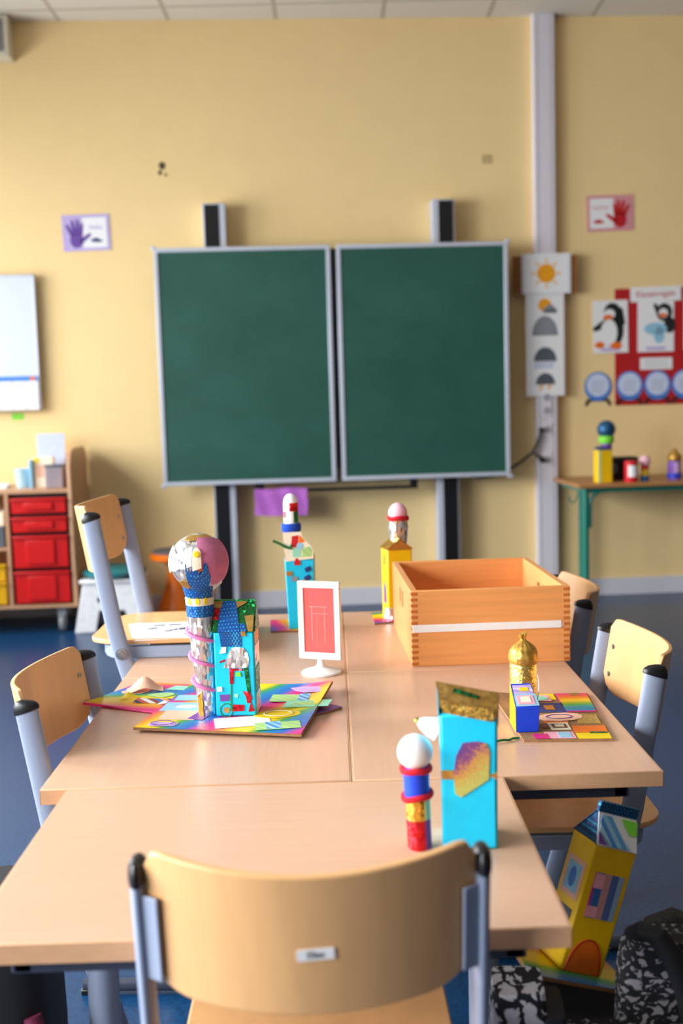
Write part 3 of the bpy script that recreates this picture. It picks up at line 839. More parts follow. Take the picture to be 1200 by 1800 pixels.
# whiteboard and calendar
wo, w, h, t = poster_base('whiteboard', 'white magnetic board on the wall cut by the left edge', 'whiteboard', -2.45, -1.742, 1.25, 2.043, 'whiteboard', 0.028, 0.018)
fr = MB()
for a in ((-w, w, -h, -h + 0.012), (-w, w, h - 0.012, h), (w - 0.01, w, -h, h), (-w, -w + 0.01, -h, h)):
    fr.b2(a[0], a[1], -0.022, 0.0, a[2], a[3])
fr.build('board_frame', 'alu', wo, bevel=0.002)
o, w, h, t = poster_base('wall_calendar', 'month calendar with blue header on the lower whiteboard', 'calendar', -2.35, -1.752, 1.255, 1.452, 'paper', 0.053, 0.002)
flat(rect(-w, w, h - 0.03, h), t, o, 'header', 'globe')
flat(ngon(w - 0.03, h - 0.015, 0.014), t + 0.0006, o, 'header_dot', 'orange')
gr = MB()
for k in range(1, 8):
    gr.prism(rect(-w + k * 0.075 - 0.002, -w + k * 0.075 + 0.002, -h, h - 0.03), -t - 0.0006, -t)
for k in range(1, 4):
    gr.prism(rect(-w, w, -h + k * 0.042 - 0.001, -h + k * 0.042 + 0.001), -t - 0.0006, -t)
gr.build('grid_lines', 'grey', o, smooth=0)
nt_ = MB().b2(-0.035, 0.035, -0.001, 0.0, -0.02, 0.02).build('sticky_note', 'lime', None, smooth=0)
nt_.location = (-2.0 + 0.045 + 0.06, WALL(-1.9, 0.001), 1.215); nt_.rotation_euler = (0, 0, AW)
tag(nt_, 'lime green sticky note on the wall under the whiteboard', 'note')

# weather chart on the duct
o, w, h, t = poster_base('backing_board', 'brown board behind the sun picture on the cable duct', 'board', 1.085, 1.475, 1.862, 2.085, 'woodbrown', 0.066, 0.004)
sunp, w, h, t = poster_base('sun_picture', 'spiral bound sun picture card on the cable duct', 'picture', 1.14, 1.44, 1.862, 2.098, 'paper', 0.074, 0.003)
for s in (-1, 1):
    sp = MB()
    for k in range(14):
        zc = -h + 0.012 + k * (2 * h - 0.024) / 13
        sp.tube([(s * (w + 0.006 * cos(a) - 0.008), -0.006 + 0.008 * sin(a), zc) for a in [2 * pi * q / 10 for q in range(10)]], 0.002, seg=6, closed=True)
    sp.build('spiral_binding', 'grey', sunp)
ry = MB()
for k in range(8):
    a = 2 * pi * k / 8 + pi / 8 * 0
    ry.prism([(0.064 * cos(a - 0.16), 0.064 * sin(a - 0.16)), (0.098 * cos(a), 0.098 * sin(a)), (0.064 * cos(a + 0.16), 0.064 * sin(a + 0.16))], -t - 0.0008, -t)
ry.build('sun_rays', 'sunray', sunp, smooth=0)
flat(ngon(0, 0, 0.056), t, sunp, 'sun_disc', 'sun')
ws, w, h, t = poster_base('weather_strip', 'long white strip of weather symbols on the cable duct', 'poster', 1.165, 1.398, 1.25, 1.866, 'paper', 0.064, 0.003)
flat(ngon(0.0, 0.235, 0.04), t, ws, 'sun_disc', 'sun')
def cloud(cx, cz, k):
    m = MB()
    for dx, dz, r in ((-0.04, 0, 0.03), (0.0, 0.02, 0.04), (0.04, 0, 0.03)):
        m.prism(ngon(cx + dx * k, cz + dz * k, r * k), -t - 0.0014, -t - 0.0006)
    m.prism(rect(cx - 0.07 * k, cx + 0.07 * k, cz - 0.03 * k, cz), -t - 0.0014, -t - 0.0006)
    return m
cloud(0.03, 0.205, 0.6).build('small_cloud', 'grey', ws, smooth=0)
def dome(cx, cz, rx, rz):
    return ngon(cx, cz, rx, rz, 24, 0, pi)
flat(dome(0, 0.055, 0.078, 0.115), t, ws, 'cloud_outline', 'darkgrey')
flat(dome(0, 0.060, 0.073, 0.104), t + 0.0006, ws, 'pale_cloud', 'grey')
flat(dome(0, -0.1, 0.07, 0.085), t, ws, 'rain_cloud', 'darkgrey')
rn = MB()
for k in range(6):
    xx = -0.055 + k * 0.02
    rn.prism([(xx, -0.105), (xx + 0.006, -0.105), (xx - 0.008, -0.145), (xx - 0.014, -0.145)], -t - 0.0006, -t)
rn.build('rain_streaks', 'globe', ws, smooth=0)
flat(dome(0, -0.24, 0.06, 0.07), t, ws, 'storm_cloud', 'darkgrey')
th_ = MB()
for xx in (-0.03, 0.02):
    th_.prism([(xx, -0.24), (xx + 0.018, -0.24), (xx + 0.006, -0.258), (xx + 0.014, -0.258), (xx - 0.008, -0.285), (xx + 0.0, -0.262), (xx - 0.008, -0.262)], -t - 0.0006, -t)
th_.build('lightning', 'sun', ws, smooth=0)

# class rules poster
o, w, h, t = poster_base('rules_poster', 'red class rules poster cut by the right edge', 'poster', 1.725, 2.75, 1.178, 1.886, 'posterred', 0.002, 0.002)
tt, w, h, t = poster_base('title_strip', 'white title strip along the top of the red poster', 'sign', 1.822, 2.136, 1.806, 1.895, 'paper', 0.005, 0.0015, tilt=-0.02)
lettering('Klassenregeln', 0.052, 'printred', tt, (0, -t - 0.0004, 0.0), sx=0.85)
ll, w, h, t = poster_base('caption_card', 'small white caption card in the middle of the red poster', 'sign', 1.882, 2.083, 1.393, 1.465, 'paper', 0.005, 0.0015)
scr = MB()
for q in range(2):
    pts_ = [(-0.075 + 0.006 * i, 0.012 - 0.024 * q + 0.004 * sin(i * 2.3 + q)) for i in range(26)]
    scr.prism([(p_, r_ + 0.002) for p_, r_ in pts_] + [(p_, r_ - 0.002) for p_, r_ in reversed(pts_)], -t - 0.0006, -t)
scr.build('handwriting', 'grey', ll, smooth=0)
def penguin(parent, t, dx, dz, k, full=True):
    def E(cx, cz, rx, rz): return [(dx + k * (p[0]), dz + k * (p[1])) for p in ngon(cx, cz, rx, rz)]
    if full:
        b = MB()
        for e in ((0.01, -0.02, 0.062, 0.088), (0.012, 0.075, 0.046, 0.05)):
            b.prism(E(*e), -t - 0.0006, -t)
        b.prism([(dx + k * x, dz + k * z) for x, z in capsule2(0.06, 0.02, 0.055, 0.085, 0.02, 0.014)], -t - 0.0006, -t)
        b.prism([(dx + k * x, dz + k * z) for x, z in capsule2(-0.04, 0.01, -0.082, -0.01, 0.02, 0.013)], -t - 0.0006, -t)
        b.build('penguin_body', 'blackink', parent, smooth=0)
        wv = MB()
        wv.prism(E(-0.008, -0.03, 0.044, 0.07), -t - 0.0012, -t - 0.0006)
        wv.prism(E(-0.004, 0.066, 0.03, 0.026), -t - 0.0012, -t - 0.0006)
        wv.build('penguin_belly', 'paper', parent, smooth=0)
        og = MB()
        og.prism(E(-0.012, 0.05, 0.026, 0.014), -t - 0.0018, -t - 0.0012)
        og.prism(E(-0.06, -0.095, 0.026, 0.018), -t - 0.0018, -t - 0.0012)
        og.prism(E(0.03, -0.1, 0.03, 0.019), -t - 0.0018, -t - 0.0012)
        og.build('penguin_feet_and_beak', 'orange', parent, smooth=0)
    else:
        b = MB()
        b.prism(E(0.03, 0.06, 0.045, 0.05), -t - 0.0006, -t); b.prism(E(0.06, -0.01, 0.032, 0.045), -t - 0.0006, -t)
        b.prism([(dx + k * x, dz + k * z) for x, z in capsule2(0.0, 0.05, -0.022, 0.1, 0.014, 0.01)], -t - 0.0006, -t)
        b.build('penguin_body', 'blackink', parent, smooth=0)
        MB().prism(E(0.024, 0.055, 0.026, 0.026), -t - 0.0012, -t - 0.0006).build('penguin_face', 'paper', parent, smooth=0)
        MB().prism(E(0.022, 0.044, 0.022, 0.012), -t - 0.0018, -t - 0.0012).build('penguin_beak', 'orange', parent, smooth=0)
        MB().prism(E(-0.02, -0.03, 0.065, 0.034), -t - 0.0012, -t - 0.0006).prism(E(0.0, -0.065, 0.03, 0.045), -t - 0.0012, -t - 0.0006).build('ice_block', 'paleblue', parent, smooth=0)
pp, w, h, t = poster_base('penguin_picture', 'white penguin picture overlapping the red poster left edge', 'picture', 1.588, 1.806, 1.5, 1.818, 'paper', 0.0065, 0.0015, 'penguin pictures', tilt=-0.015)
penguin(pp, t, 0.0, 0.0, 1.15)
flat(rect(-0.06, 0.06, -h + 0.012, -h + 0.03), t, pp, 'caption_line', 'printlilac')
pp, w, h, t = poster_base('penguin_picture', 'white picture of a penguin behind ice, wholly on the red poster', 'picture', 1.866, 2.092, 1.5, 1.806, 'paper', 0.0065, 0.0015, 'penguin pictures')
penguin(pp, t, 0.02, 0.02, 1.1, False)
flat(rect(-0.06, 0.06, -h + 0.012, -h + 0.03), t, pp, 'caption_line', 'printlilac')
pp, w, h, t = poster_base('penguin_picture', 'white picture card on the red poster cut by the frame edge', 'picture', 2.155, 2.38, 1.505, 1.812, 'paper', 0.0065, 0.0015, 'penguin pictures')
penguin(pp, t, 0.0, 0.0, 1.1)
GL = [(1.618, 1.292, 'snow globe cutout with black feet on bare yellow wall', 1.0), (1.816, 1.292, 'snow globe cutout at the lower left corner of the red poster', 1.0), (1.99, 1.292, 'snow globe cutout in the middle at the bottom of the red poster', 1.0), (2.163, 1.294, 'snow globe cutout on the red poster cut by the right edge', 1.0)]
for gx, gz, lab, k in GL:
    g = wall_thing('snow_globe_cutout', lab, 'cutout', gx, gz, 0.005, 'snow globe cutouts')
    for s in (-1, 1):
        MB().prism([(s * 0.05, -0.075), (s * 0.066, -0.068), (s * 0.084, -0.108), (s * 0.066, -0.112)], -0.0012, 0).build('foot', 'blackink', g, smooth=0)
    MB().prism(rect(-0.055, 0.055, -0.085, -0.07), -0.0012, 0).build('base', 'blackink', g, smooth=0)
    MB().prism(ngon(0, 0.005, 0.084, 0.09), -0.002, -0.0012).build('globe', 'globe', g, smooth=0)
    MB().prism(ngon(0, 0.014, 0.07, 0.07), -0.0026, -0.002).build('globe_inside', 'globein', g, smooth=0)
    wv = MB()
    for q in range(3):
        pts_ = [(-0.035 + 0.007 * i, 0.03 - 0.024 * q + 0.005 * sin(i * 1.9 + q)) for i in range(11)]
        wv.prism([(a, b + 0.002) for a, b in pts_] + [(a, b - 0.002) for a, b in reversed(pts_)], -0.0031, -0.0026)
    wv.build('handwriting', 'grey', g, smooth=0)
# marks left in the wall
random.seed(3)
for nm, lab, x, z, mt in (('wall_damage', 'dark drill hole marks on the yellow wall above the left board post', -0.976, 2.639, 'hole'), ('wall_damage', 'faint filled drill holes on the yellow wall above the right board post', 0.951, 2.668, 'holelight')):
    q = wall_thing(nm, lab, 'mark', x, z, 0.001)
    if mt == 'hole':
        for dx, dz, r in ((0.0, 0.022, 0.02), (-0.014, -0.018, 0.012), (0.02, -0.03, 0.008)):
            MB().prism(ngon(dx, dz, r, r * 1.15, 9), -0.001, 0).build('hole', mt, q, smooth=0)
    else:
        for dx in (-0.015, 0.017):
            for dz in (-0.013, 0.014):
                MB().tube([(dx + 0.011 * cos(a), -0.001, dz + 0.011 * sin(a)) for a in [2 * pi * k / 14 for k in range(14)]], 0.0028, 0.0015, seg=6, closed=True, up=Vector((0, 1, 0))).build('hole', mt, q)
sk = wall_thing('loudspeaker', 'grey wall loudspeaker under the ceiling at the left edge', 'loudspeaker', -1.98, 3.365, 0.002)
MB().b2(-0.2, 0.185, -0.13, 0, -0.11, 0.115).build('housing', 'shell', sk, bevel=0.006)
MB().b2(-0.17, 0.155, -0.136, -0.13, -0.085, 0.09).build('grille', 'speaker', sk, bevel=0.002)

# ------------------------------------------------------------------ drawer cabinet at the left
CW = thing('drawer_cabinet', 'beech cabinet on castors with red and yellow trays', 'cabinet', (-1.5, WALL(-1.5, 0.01), 0), (0, 0, AW))
CD = 0.52                                   # local: x to the left is negative, front at y=-CD
MB().b2(-0.95, -0.022, -CD, 0, 0.145, 0.165).build('bottom_board', 'cab', CW, bevel=0.002)
MB().b2(-0.95, -0.022, -CD, 0, 0.79, 0.81).build('top_board', 'cab', CW, bevel=0.002)
sp = [(-CD, 0.145), (0, 0.145), (0, 0.95), (-0.02, 1.0), (-0.07, 1.03), (-CD + 0.12, 1.03), (-CD + 0.04, 1.0), (-CD, 0.93)]
MB().prism(sp, -0.011, 0.011, Matrix.Translation((-0.011, 0, 0)) @ Matrix(((0, 1, 0, 0), (1, 0, 0, 0), (0, 0, 1, 0), (0, 0, 0, 1)))).build('side_panel', 'cab', CW, bevel=0.004)
MB().b2(-0.372, -0.352, -CD, 0, 0.165, 0.79).build('divider', 'cab', CW, bevel=0.002)
MB().b2(-0.95, -0.372, -CD, 0, 0.475, 0.49).build('shelf', 'cab', CW, bevel=0.002)
MB().b2(-0.95, -0.022, -0.012, 0, 0.165, 0.79).build('rear_board', 'cab', CW, smooth=0)
MB().b2(-0.351, -0.023, -CD + 0.03, -CD + 0.06, 0.166, 0.789).build('recess_shade', 'matblack', CW, smooth=0)  # black slab added as the shade behind the tray fronts
for x in (-0.1, -0.88):
    for y in (-CD + 0.06, -0.07):
        ca = MB().lathe([(0.048, -0.012), (0.05, -0.008), (0.05, 0.008), (0.048, 0.012)], 24, (0, 0, 0), Matrix.Translation((x, y, 0.05)) @ Matrix.Rotation(pi / 2, 4, 'Y'))
        ca.b2(x - 0.022, x + 0.022, y - 0.02, y + 0.03, 0.095, 0.145).b2(x - 0.02, x - 0.014, y - 0.015, y + 0.015, 0.04, 0.1).b2(x + 0.014, x + 0.02, y - 0.015, y + 0.015, 0.04, 0.1)
        ca.build('castor', 'grey', CW)
def tray(name, x0, x1, z0, z1, mat):
    t_ = MB()
    y = -CD - 0.005
    t_.b2(x0, x1, y, y + 0.03, z0, z1)
    tr_ = t_.build(name, mat, CW, bevel=0.004)
    l = MB().b2(x0 - 0.004, x1 + 0.004, y - 0.014, y + 0.02, z1 - 0.014, z1)
    l.build('rim', mat, tr_, bevel=0.003)
    xm = (x0 + x1) / 2; hw_ = (x1 - x0) * 0.26
    MB().b2(xm - hw_, xm + hw_, y - 0.012, y + 0.005, z0 + 0.02, z1 - 0.025).build('grip_panel', mat, tr_, bevel=0.004)
    return tr_
for z0, z1 in ((0.68, 0.765), (0.575, 0.66), (0.375, 0.555), (0.175, 0.355)):
    tray('red_tray', -0.335, -0.036, z0, z1, 'red_plastic')
for z0, z1 in ((0.172, 0.3), (0.305, 0.4)):
    tray('yellow_tray', -0.68, -0.385, z0, z1, 'yellow_plastic')
# things in and on the cabinet
def cabpt(x, y, z):
    v = Matrix.Rotation(AW, 3, 'Z') @ Vector((x, y, 0))
    return (-1.5 + v.x, WALL(-1.5, 0.01) + v.y, z)
def cabthing(name, label, cat, x, y, z, rz=0.0, group=None):
    return thing(name, label, cat, cabpt(x, y, z), (0, 0, AW + rz), group)
o = cabthing('storage_box', 'dark box with pale lid on the cabinet shelf left of the red trays', 'box', -0.5, -0.36, 0.4905)
MB().b2(-0.11, 0.11, -0.13, 0.13, 0.0, 0.12).build('body', 'darkgrey', o, bevel=0.004)
MB().b2(-0.112, 0.112, -0.132, 0.132, 0.12, 0.2).build('lid', 'cream', o, bevel=0.004)
o = cabthing('pencil_cup', 'pale blue plastic cup at the left on top of the cabinet', 'cup', -0.315, -0.3, 0.8105)
MB().lathe([(0.035, 0), (0.042, 0.1), (0.044, 0.105), (0.044, 0.11), (0.038, 0.108), (0.032, 0.01)], 24).build('cup', 'glassy', o)
o = cabthing('card_box', 'cream picture card box on top of the cabinet beside the pale cup', 'box', -0.185, -0.32, 0.8105, 0.0)
MB().b2(-0.055, 0.055, -0.03, 0.03, 0, 0.175).build('carton', 'cream', o, bevel=0.002)
MB().b2(-0.04, 0.04, -0.0308, -0.03, 0.06, 0.13).build('drawing', 'peach', o, smooth=0)
MB().b2(-0.05, -0.02, -0.0312, -0.0306, 0.14, 0.17).build('yellow_dot', 'yellowcard', o, smooth=0)
o = cabthing('blue_folder', 'narrow blue folder standing left of the cream card box', 'folder', -0.253, -0.32, 0.8105)
MB().b2(-0.008, 0.008, -0.06, 0.06, 0, 0.16).build('spine', 'paleblue', o, bevel=0.002)
o = cabthing('acrylic_holder', 'tall clear brochure holder at the back of the cabinet top', 'holder', -0.18, -0.13, 0.8105, 0.05)
MB().b2(-0.08, 0.08, -0.004, 0.004, 0, 0.3).b2(-0.08, 0.08, -0.05, -0.046, 0.0, 0.16).b2(-0.08, 0.08, -0.05, 0.0, 0, 0.006).build('shell', 'globein', o, bevel=0.001)
o = cabthing('wire_basket', 'smoky grey box at the right end of the cabinet top', 'box', -0.108, -0.40, 0.8105)
MB().b2(-0.05, 0.05, -0.05, 0.05, 0, 0.12).build('body', 'crate', o, bevel=0.006)
MB().b2(-0.054, 0.054, -0.054, 0.054, 0.12, 0.132).build('rim', 'darkgrey', o, bevel=0.003)
o = cabthing('wooden_box', 'reddish wooden box with a round hole by the cabinet side panel', 'box', -0.051, -0.2, 0.8105)
MB().b2(-0.022, 0.026, -0.07, 0.07, 0, 0.19).build('body', 'desk', o, bevel=0.006)
MB().lathe([(0.018, 0), (0.018, 0.002)], 20, (0, 0, 0), Matrix.Translation((0.0, -0.07, 0.145)) @ Matrix.Rotation(pi / 2, 4, 'X')).build('round_hole', 'hole', o, smooth=0)
o = cabthing('paper_stack', 'stack of white sheets at the left of the cabinet top', 'paper', -0.55, -0.3, 0.8105, 0.1)
MB().b2(-0.15, 0.15, -0.105, 0.105, 0, 0.02).build('sheets', 'paper', o, bevel=0.001)

# ------------------------------------------------------------------ stools
o = thing('step_stool', 'white plastic step stool with two round holes beside the cabinet', 'stool', (-1.28, 4.45, 0), (0, 0, 0.03))
o.scale = (0.95, 0.95, 0.98)
sp_ = [(-0.225, 0), (-0.10, 0), (-0.075, 0.125), (0.075, 0.125), (0.10, 0), (0.225, 0), (0.165, 0.285), (-0.165, 0.285)]
for y in (-0.14, 0.12):
    MB().prism(sp_, y, y + 0.02).build('leg_panel', 'stoolwhite', o, bevel=0.006)
MB().b2(-0.185, 0.185, -0.155, 0.155, 0.285, 0.305).build('step', 'stoolwhite', o, bevel=0.008)
for s in (-1, 1):
    MB().prism([(s * 0.215, 0.02), (s * 0.222, 0.02), (s * 0.168, 0.285), (s * 0.16, 0.285)], -0.12, 0.12).build('side_panel', 'stoolwhite', o, smooth=0)
hl = MB()
for x in (-0.075, -0.02):
    hl.add(*_disc((x, -0.1412, 0.19), 0.0105, 18))
hl.build('grip_hole', 'matblack', o, smooth=0)
o = thing('seat_cushion', 'round teal air cushion lying on the white step stool', 'cushion', (-1.28, 4.45, 0.3), (0, 0, 0))
MB().lathe([(0.10, 0), (0.155, 0.004), (0.178, 0.022), (0.176, 0.036), (0.15, 0.05), (0.08, 0.056), (0.02, 0.057)], 40).build('cushion', 'teal', o)
MB().lathe([(0.01, 0.0), (0.01, 0.012), (0.006, 0.014)], 12, (0, 0, 0), Matrix.Translation((0.1, -0.145, 0.026)) @ Matrix.Rotation(pi / 2, 4, 'X')).build('valve', 'black', o)
o = thing('wobble_stool', 'orange hourglass wobble stool with grey seat pad near the wall', 'stool', (-0.96, 4.64, 0), (0, 0.0, 0))
MB().lathe([(0.06, 0), (0.10, 0.006), (0.115, 0.025), (0.115, 0.06), (0.105, 0.10), (0.078, 0.16), (0.058, 0.21), (0.05, 0.26), (0.05, 0.31), (0.06, 0.335), (0.10, 0.352), (0.142, 0.362), (0.146, 0.375), (0.144, 0.40)], 40).build('body', 'orange_plastic', o)
MB().lathe([(0.132, 0.398), (0.136, 0.408), (0.13, 0.414), (0.03, 0.418)], 40).build('seat_pad', 'grey_rubber', o)

# ------------------------------------------------------------------ desk at the right
DX = 1.32
DK = thing('side_desk', 'brown topped desk with green steel frame against the yellow wall at the right', 'desk', (DX, WALL(DX, 0.02), 0), (0, 0, AW))
MB().b2(0, 1.3, -0.62, 0, 0.728, 0.75).build('desk_top', 'desk', DK, bevel=0.003)
for x in (0.055, 1.24):
    for y in (-0.565, -0.06):
        x = x if y < -0.3 else (0.175 if x < 0.5 else x)
        lg = MB().tube([(x, y, 0.728), (x, y, 0.03)], 0.019, seg=18).build('leg', 'green_metal', DK)
        MB().lathe([(0.022, 0), (0.022, 0.045), (0.019, 0.05)], 18, (x, y, 0)).build('foot_cap', 'black', lg)
rl = MB()
for y in (-0.565, -0.06):
    rl.b2(0.055, 1.24, y - 0.011, y + 0.011, 0.70, 0.728)
for x in (0.055, 1.24):
    rl.b2(x - 0.011, x + 0.011, -0.565, -0.06, 0.70, 0.7275)
rl.build('frame_rail', 'green_metal', DK, bevel=0.002)
for y in (-0.565,):
    br = MB().tube([(0.08, y, 0.50), (0.08, y, 0.62), (0.087, y, 0.66), (0.105, y, 0.69), (0.135, y, 0.706), (0.18, y, 0.708)], 0.011, seg=10, up=Vector((0, 1, 0)))
    br.build('corner_brace', 'green_metal', DK)
MB().tube([(0.03, -0.5, 0.70), (0.02, -0.5, 0.655), (0.0, -0.5, 0.635), (-0.02, -0.5, 0.65), (-0.022, -0.5, 0.675)], 0.004, seg=8, up=Vector((0, 1, 0))).build('bag_hook', 'green_metal', DK)
def deskthing(name, label, cat, x, y, rz=0.0, group=None):
    v = Matrix.Rotation(AW, 3, 'Z') @ Vector((x - DX, y, 0))
    return thing(name, label, cat, (DX + v.x, WALL(DX, 0.02) + v.y, 0.75), (0, 0, AW + rz), group)
def carton_body(w, d, h):
    return MB().b2(-w / 2, w / 2, -d / 2, d / 2, 0, h)
def gable_roof(w, d, h0, h1, fin=0.0, axis='x', over=0.001):
    """milk carton roof; ridge along x (axis x) or along y"""
    a, b = w / 2 + over, d / 2 + over
    if axis == 'x':
        vs = [(-a, -b, h0), (a, -b, h0), (a, b, h0), (-a, b, h0), (-a, 0, h1), (a, 0, h1)]
        fs = [[0, 1, 5, 4], [2, 3, 4, 5], [1, 2, 5], [3, 0, 4], [0, 3, 2, 1]]
    else:
        vs = [(-a, -b, h0), (a, -b, h0), (a, b, h0), (-a, b, h0), (0, -b, h1), (0, b, h1)]
        fs = [[0, 1, 4], [1, 2, 5, 4], [2, 3, 5], [3, 0, 4, 5], [0, 3, 2, 1]]
    m = MB().add(vs, fs)
    if fin:
        if axis == 'x':
            m.b2(-a, a, -0.0025, 0.0025, h1 - 0.002, h1 + fin)
        else:
            m.b2(-0.0025, 0.0025, -b, b, h1 - 0.002, h1 + fin)
    return m
o = deskthing('castle_model', 'small yellow carton tower with dark blue ball on the side desk', 'craft model', 1.495, -0.5, 0.12, 'carton castle models')
carton_body(0.08, 0.075, 0.185).build('carton', 'yellow', o, bevel=0.002)
gable_roof(0.08, 0.075, 0.185, 0.205).build('carton_top', 'darkblue', o, smooth=0)
MB().lathe([(0.03, 0.18), (0.032, 0.23)], 24, (0.03, 0.02, 0)).build('purple_collar', 'purple', o)
MB().lathe([(0.036, 0.22), (0.044, 0.235), (0.044, 0.255), (0.034, 0.265)], 24, (0.03, 0.02, 0)).build('lime_ring', 'lime', o)
MB().sphere((0.03, 0.02, 0.30), 0.052, jit=0.02, rnd=random.Random(4)).build('ball', 'darkbluefoil', o)
MB().b2(-0.042, -0.03, -0.0385, -0.0376, 0.0, 0.18).build('mint_strip', 'mint', o, smooth=0)
o = deskthing('cd_radio', 'black portable radio behind the red canister on the side desk', 'radio', 1.635, -0.36, 0.0)
MB().b2(-0.11, 0.1, -0.05, 0.06, 0.005, 0.135).build('housing', 'black', o, bevel=0.012)
MB().lathe([(0.035, 0), (0.035, 0.004), (0.03, 0.005)], 24, (0, 0, 0), Matrix.Translation((-0.06, -0.05, 0.07)) @ Matrix.Rotation(pi / 2, 4, 'X')).build('speaker_cone', 'darkgrey', o)
MB().lathe([(0.035, 0), (0.035, 0.004), (0.03, 0.005)], 24, (0, 0, 0), Matrix.Translation((0.055, -0.05, 0.07)) @ Matrix.Rotation(pi / 2, 4, 'X')).build('speaker_cone', 'darkgrey', o)
MB().b2(-0.08, 0.08, -0.01, 0.01, 0.0, 0.006).build('rubber_foot', 'matblack', o)
o = deskthing('canister', 'small red canister with a white label on the side desk', 'canister', 1.645, -0.54, 0.0)
MB().lathe([(0.036, 0), (0.038, 0.004), (0.038, 0.115), (0.034, 0.12), (0.01, 0.121)], 28).build('body', 'red', o)
MB().sheet(10, 2, lambda u: 0.03, lambda u: 0.095, lambda u, v: (0.0386 * sin(u * 0.75), -0.0386 * cos(u * 0.75), v), 0.0006).build('paper_label', 'paper', o)
o = deskthing('castle_model', 'tiny tower with pink top, yellow middle and blue base on the side desk', 'craft model', 1.738, -0.5, 0.0, 'carton castle models')
MB().lathe([(0.024, 0), (0.024, 0.03)], 20).build('blue_base', 'bluefoil', o)
MB().lathe([(0.021, 0.03), (0.021, 0.07)], 20).build('yellow_tube', 'yellowcard', o)
MB().lathe([(0.023, 0.066), (0.023, 0.088)], 20).build('red_ring', 'red', o)
MB().sphere((0, 0, 0.115), 0.032, jit=0.06, rnd=random.Random(6)).build('pink_top', 'pinkegg', o)
o = deskthing('castle_model', 'purple papered jar tower with shiny gold top at the right edge of the side desk', 'craft model', 1.925, -0.46, 0.0, 'carton castle models')
MB().lathe([(0.036, 0), (0.038, 0.004), (0.037, 0.105), (0.03, 0.11)], 28).build('jar', 'purplejar', o)
MB().lathe([(0.04, 0.01), (0.0405, 0.035)], 28).build('blue_band', 'blue', o)
MB().lathe([(0.036, 0.108), (0.042, 0.12), (0.038, 0.14), (0.02, 0.16), (0.008, 0.178)], 24, jit=0.06, rnd=random.Random(7)).build('gold_top', 'goldcrepe', o)
MB().sheet(6, 2, lambda u: 0.04, lambda u: 0.1, lambda u, v: (0.0386 * sin(u * 0.4), -0.0386 * cos(u * 0.4), v), 0.0006).build('lilac_patch', 'lilac', o)

# ------------------------------------------------------------------ wooden box
bx = thing('wooden_box', 'open beech box with finger joints and a label strip on its front', 'box', (0.3235, 0.97, TH), (0, 0, 0.035))
BW, BDp, BH, BT = 0.362, 0.46, 0.174, 0.014
def box_side(): pass
def slotted(hx):  # side board with two finger slots
    m = MB()
    y0, y1 = -BDp / 2 + 0.0, BDp / 2
    zs0, zs1 = 0.1, 0.14
    ys_ = [y0, -0.042, -0.014, 0.014, 0.042, y1]
    m.b2(hx - BT / 2, hx + BT / 2, y0 + BT, y1 - BT, 0.0, zs0)
    m.b2(hx - BT / 2, hx + BT / 2, y0 + BT, y1 - BT, zs1, BH)
    m.b2(hx - BT / 2, hx + BT / 2, y0 + BT, ys_[1], zs0, zs1)
    m.b2(hx - BT / 2, hx + BT / 2, ys_[2], ys_[3], zs0, zs1)
    m.b2(hx - BT / 2, hx + BT / 2, ys_[4], y1 - BT, zs0, zs1)
    return m
slotted(-BW / 2 + BT / 2).build('side_board', 'boxwood_y', bx, smooth=0)
slotted(BW / 2 - BT / 2).build('side_board', 'boxwood_y', bx, smooth=0)
MB().b2(-BW / 2 + 0.0, BW / 2, -BDp / 2, -BDp / 2 + BT, 0, BH).build('front_board', 'boxwood', bx, bevel=0.0012)
MB().b2(-BW / 2, BW / 2, BDp / 2 - BT, BDp / 2, 0, BH).build('back_board', 'boxwood', bx, bevel=0.0012)
MB().b2(-BW / 2 + BT, BW / 2 - BT, -BDp / 2 + BT, BDp / 2 - BT, 0.006, 0.012).build('bottom_board', 'boxwood', bx, smooth=0)
n = 13
for s in (-1, 1):
    fj = MB()
    for k in range(n):
        zc = (k + 0.5) * BH / n
        fj.b2(s * (BW / 2 - BT / 2) - BT / 2 - 0.0004, s * (BW / 2 - BT / 2) + BT / 2 + 0.0004, -BDp / 2 - 0.0004, -BDp / 2 + BT, zc - BH / n * 0.25, zc + BH / n * 0.25)
    fj.build('finger_joint', 'joint', bx, smooth=0, label='dark end grain fingers')
MB().b2(-BW / 2 + 0.002, BW / 2 - 0.02, -BDp / 2 - 0.0025, -BDp / 2, 0.079, 0.096).build('label_strip', 'paper', bx, bevel=0.0006, label='white label strip in clear rail')
MB().lathe([(0.0085, 0), (0.0085, 0.0006)], 20, (0, 0, 0), Matrix.Translation((BW / 2 - 0.022, -BDp / 2 - 0.0002, 0.0875)) @ Matrix.Rotation(pi / 2, 4, 'X')).build('rail_end', 'peach', bx, smooth=0)

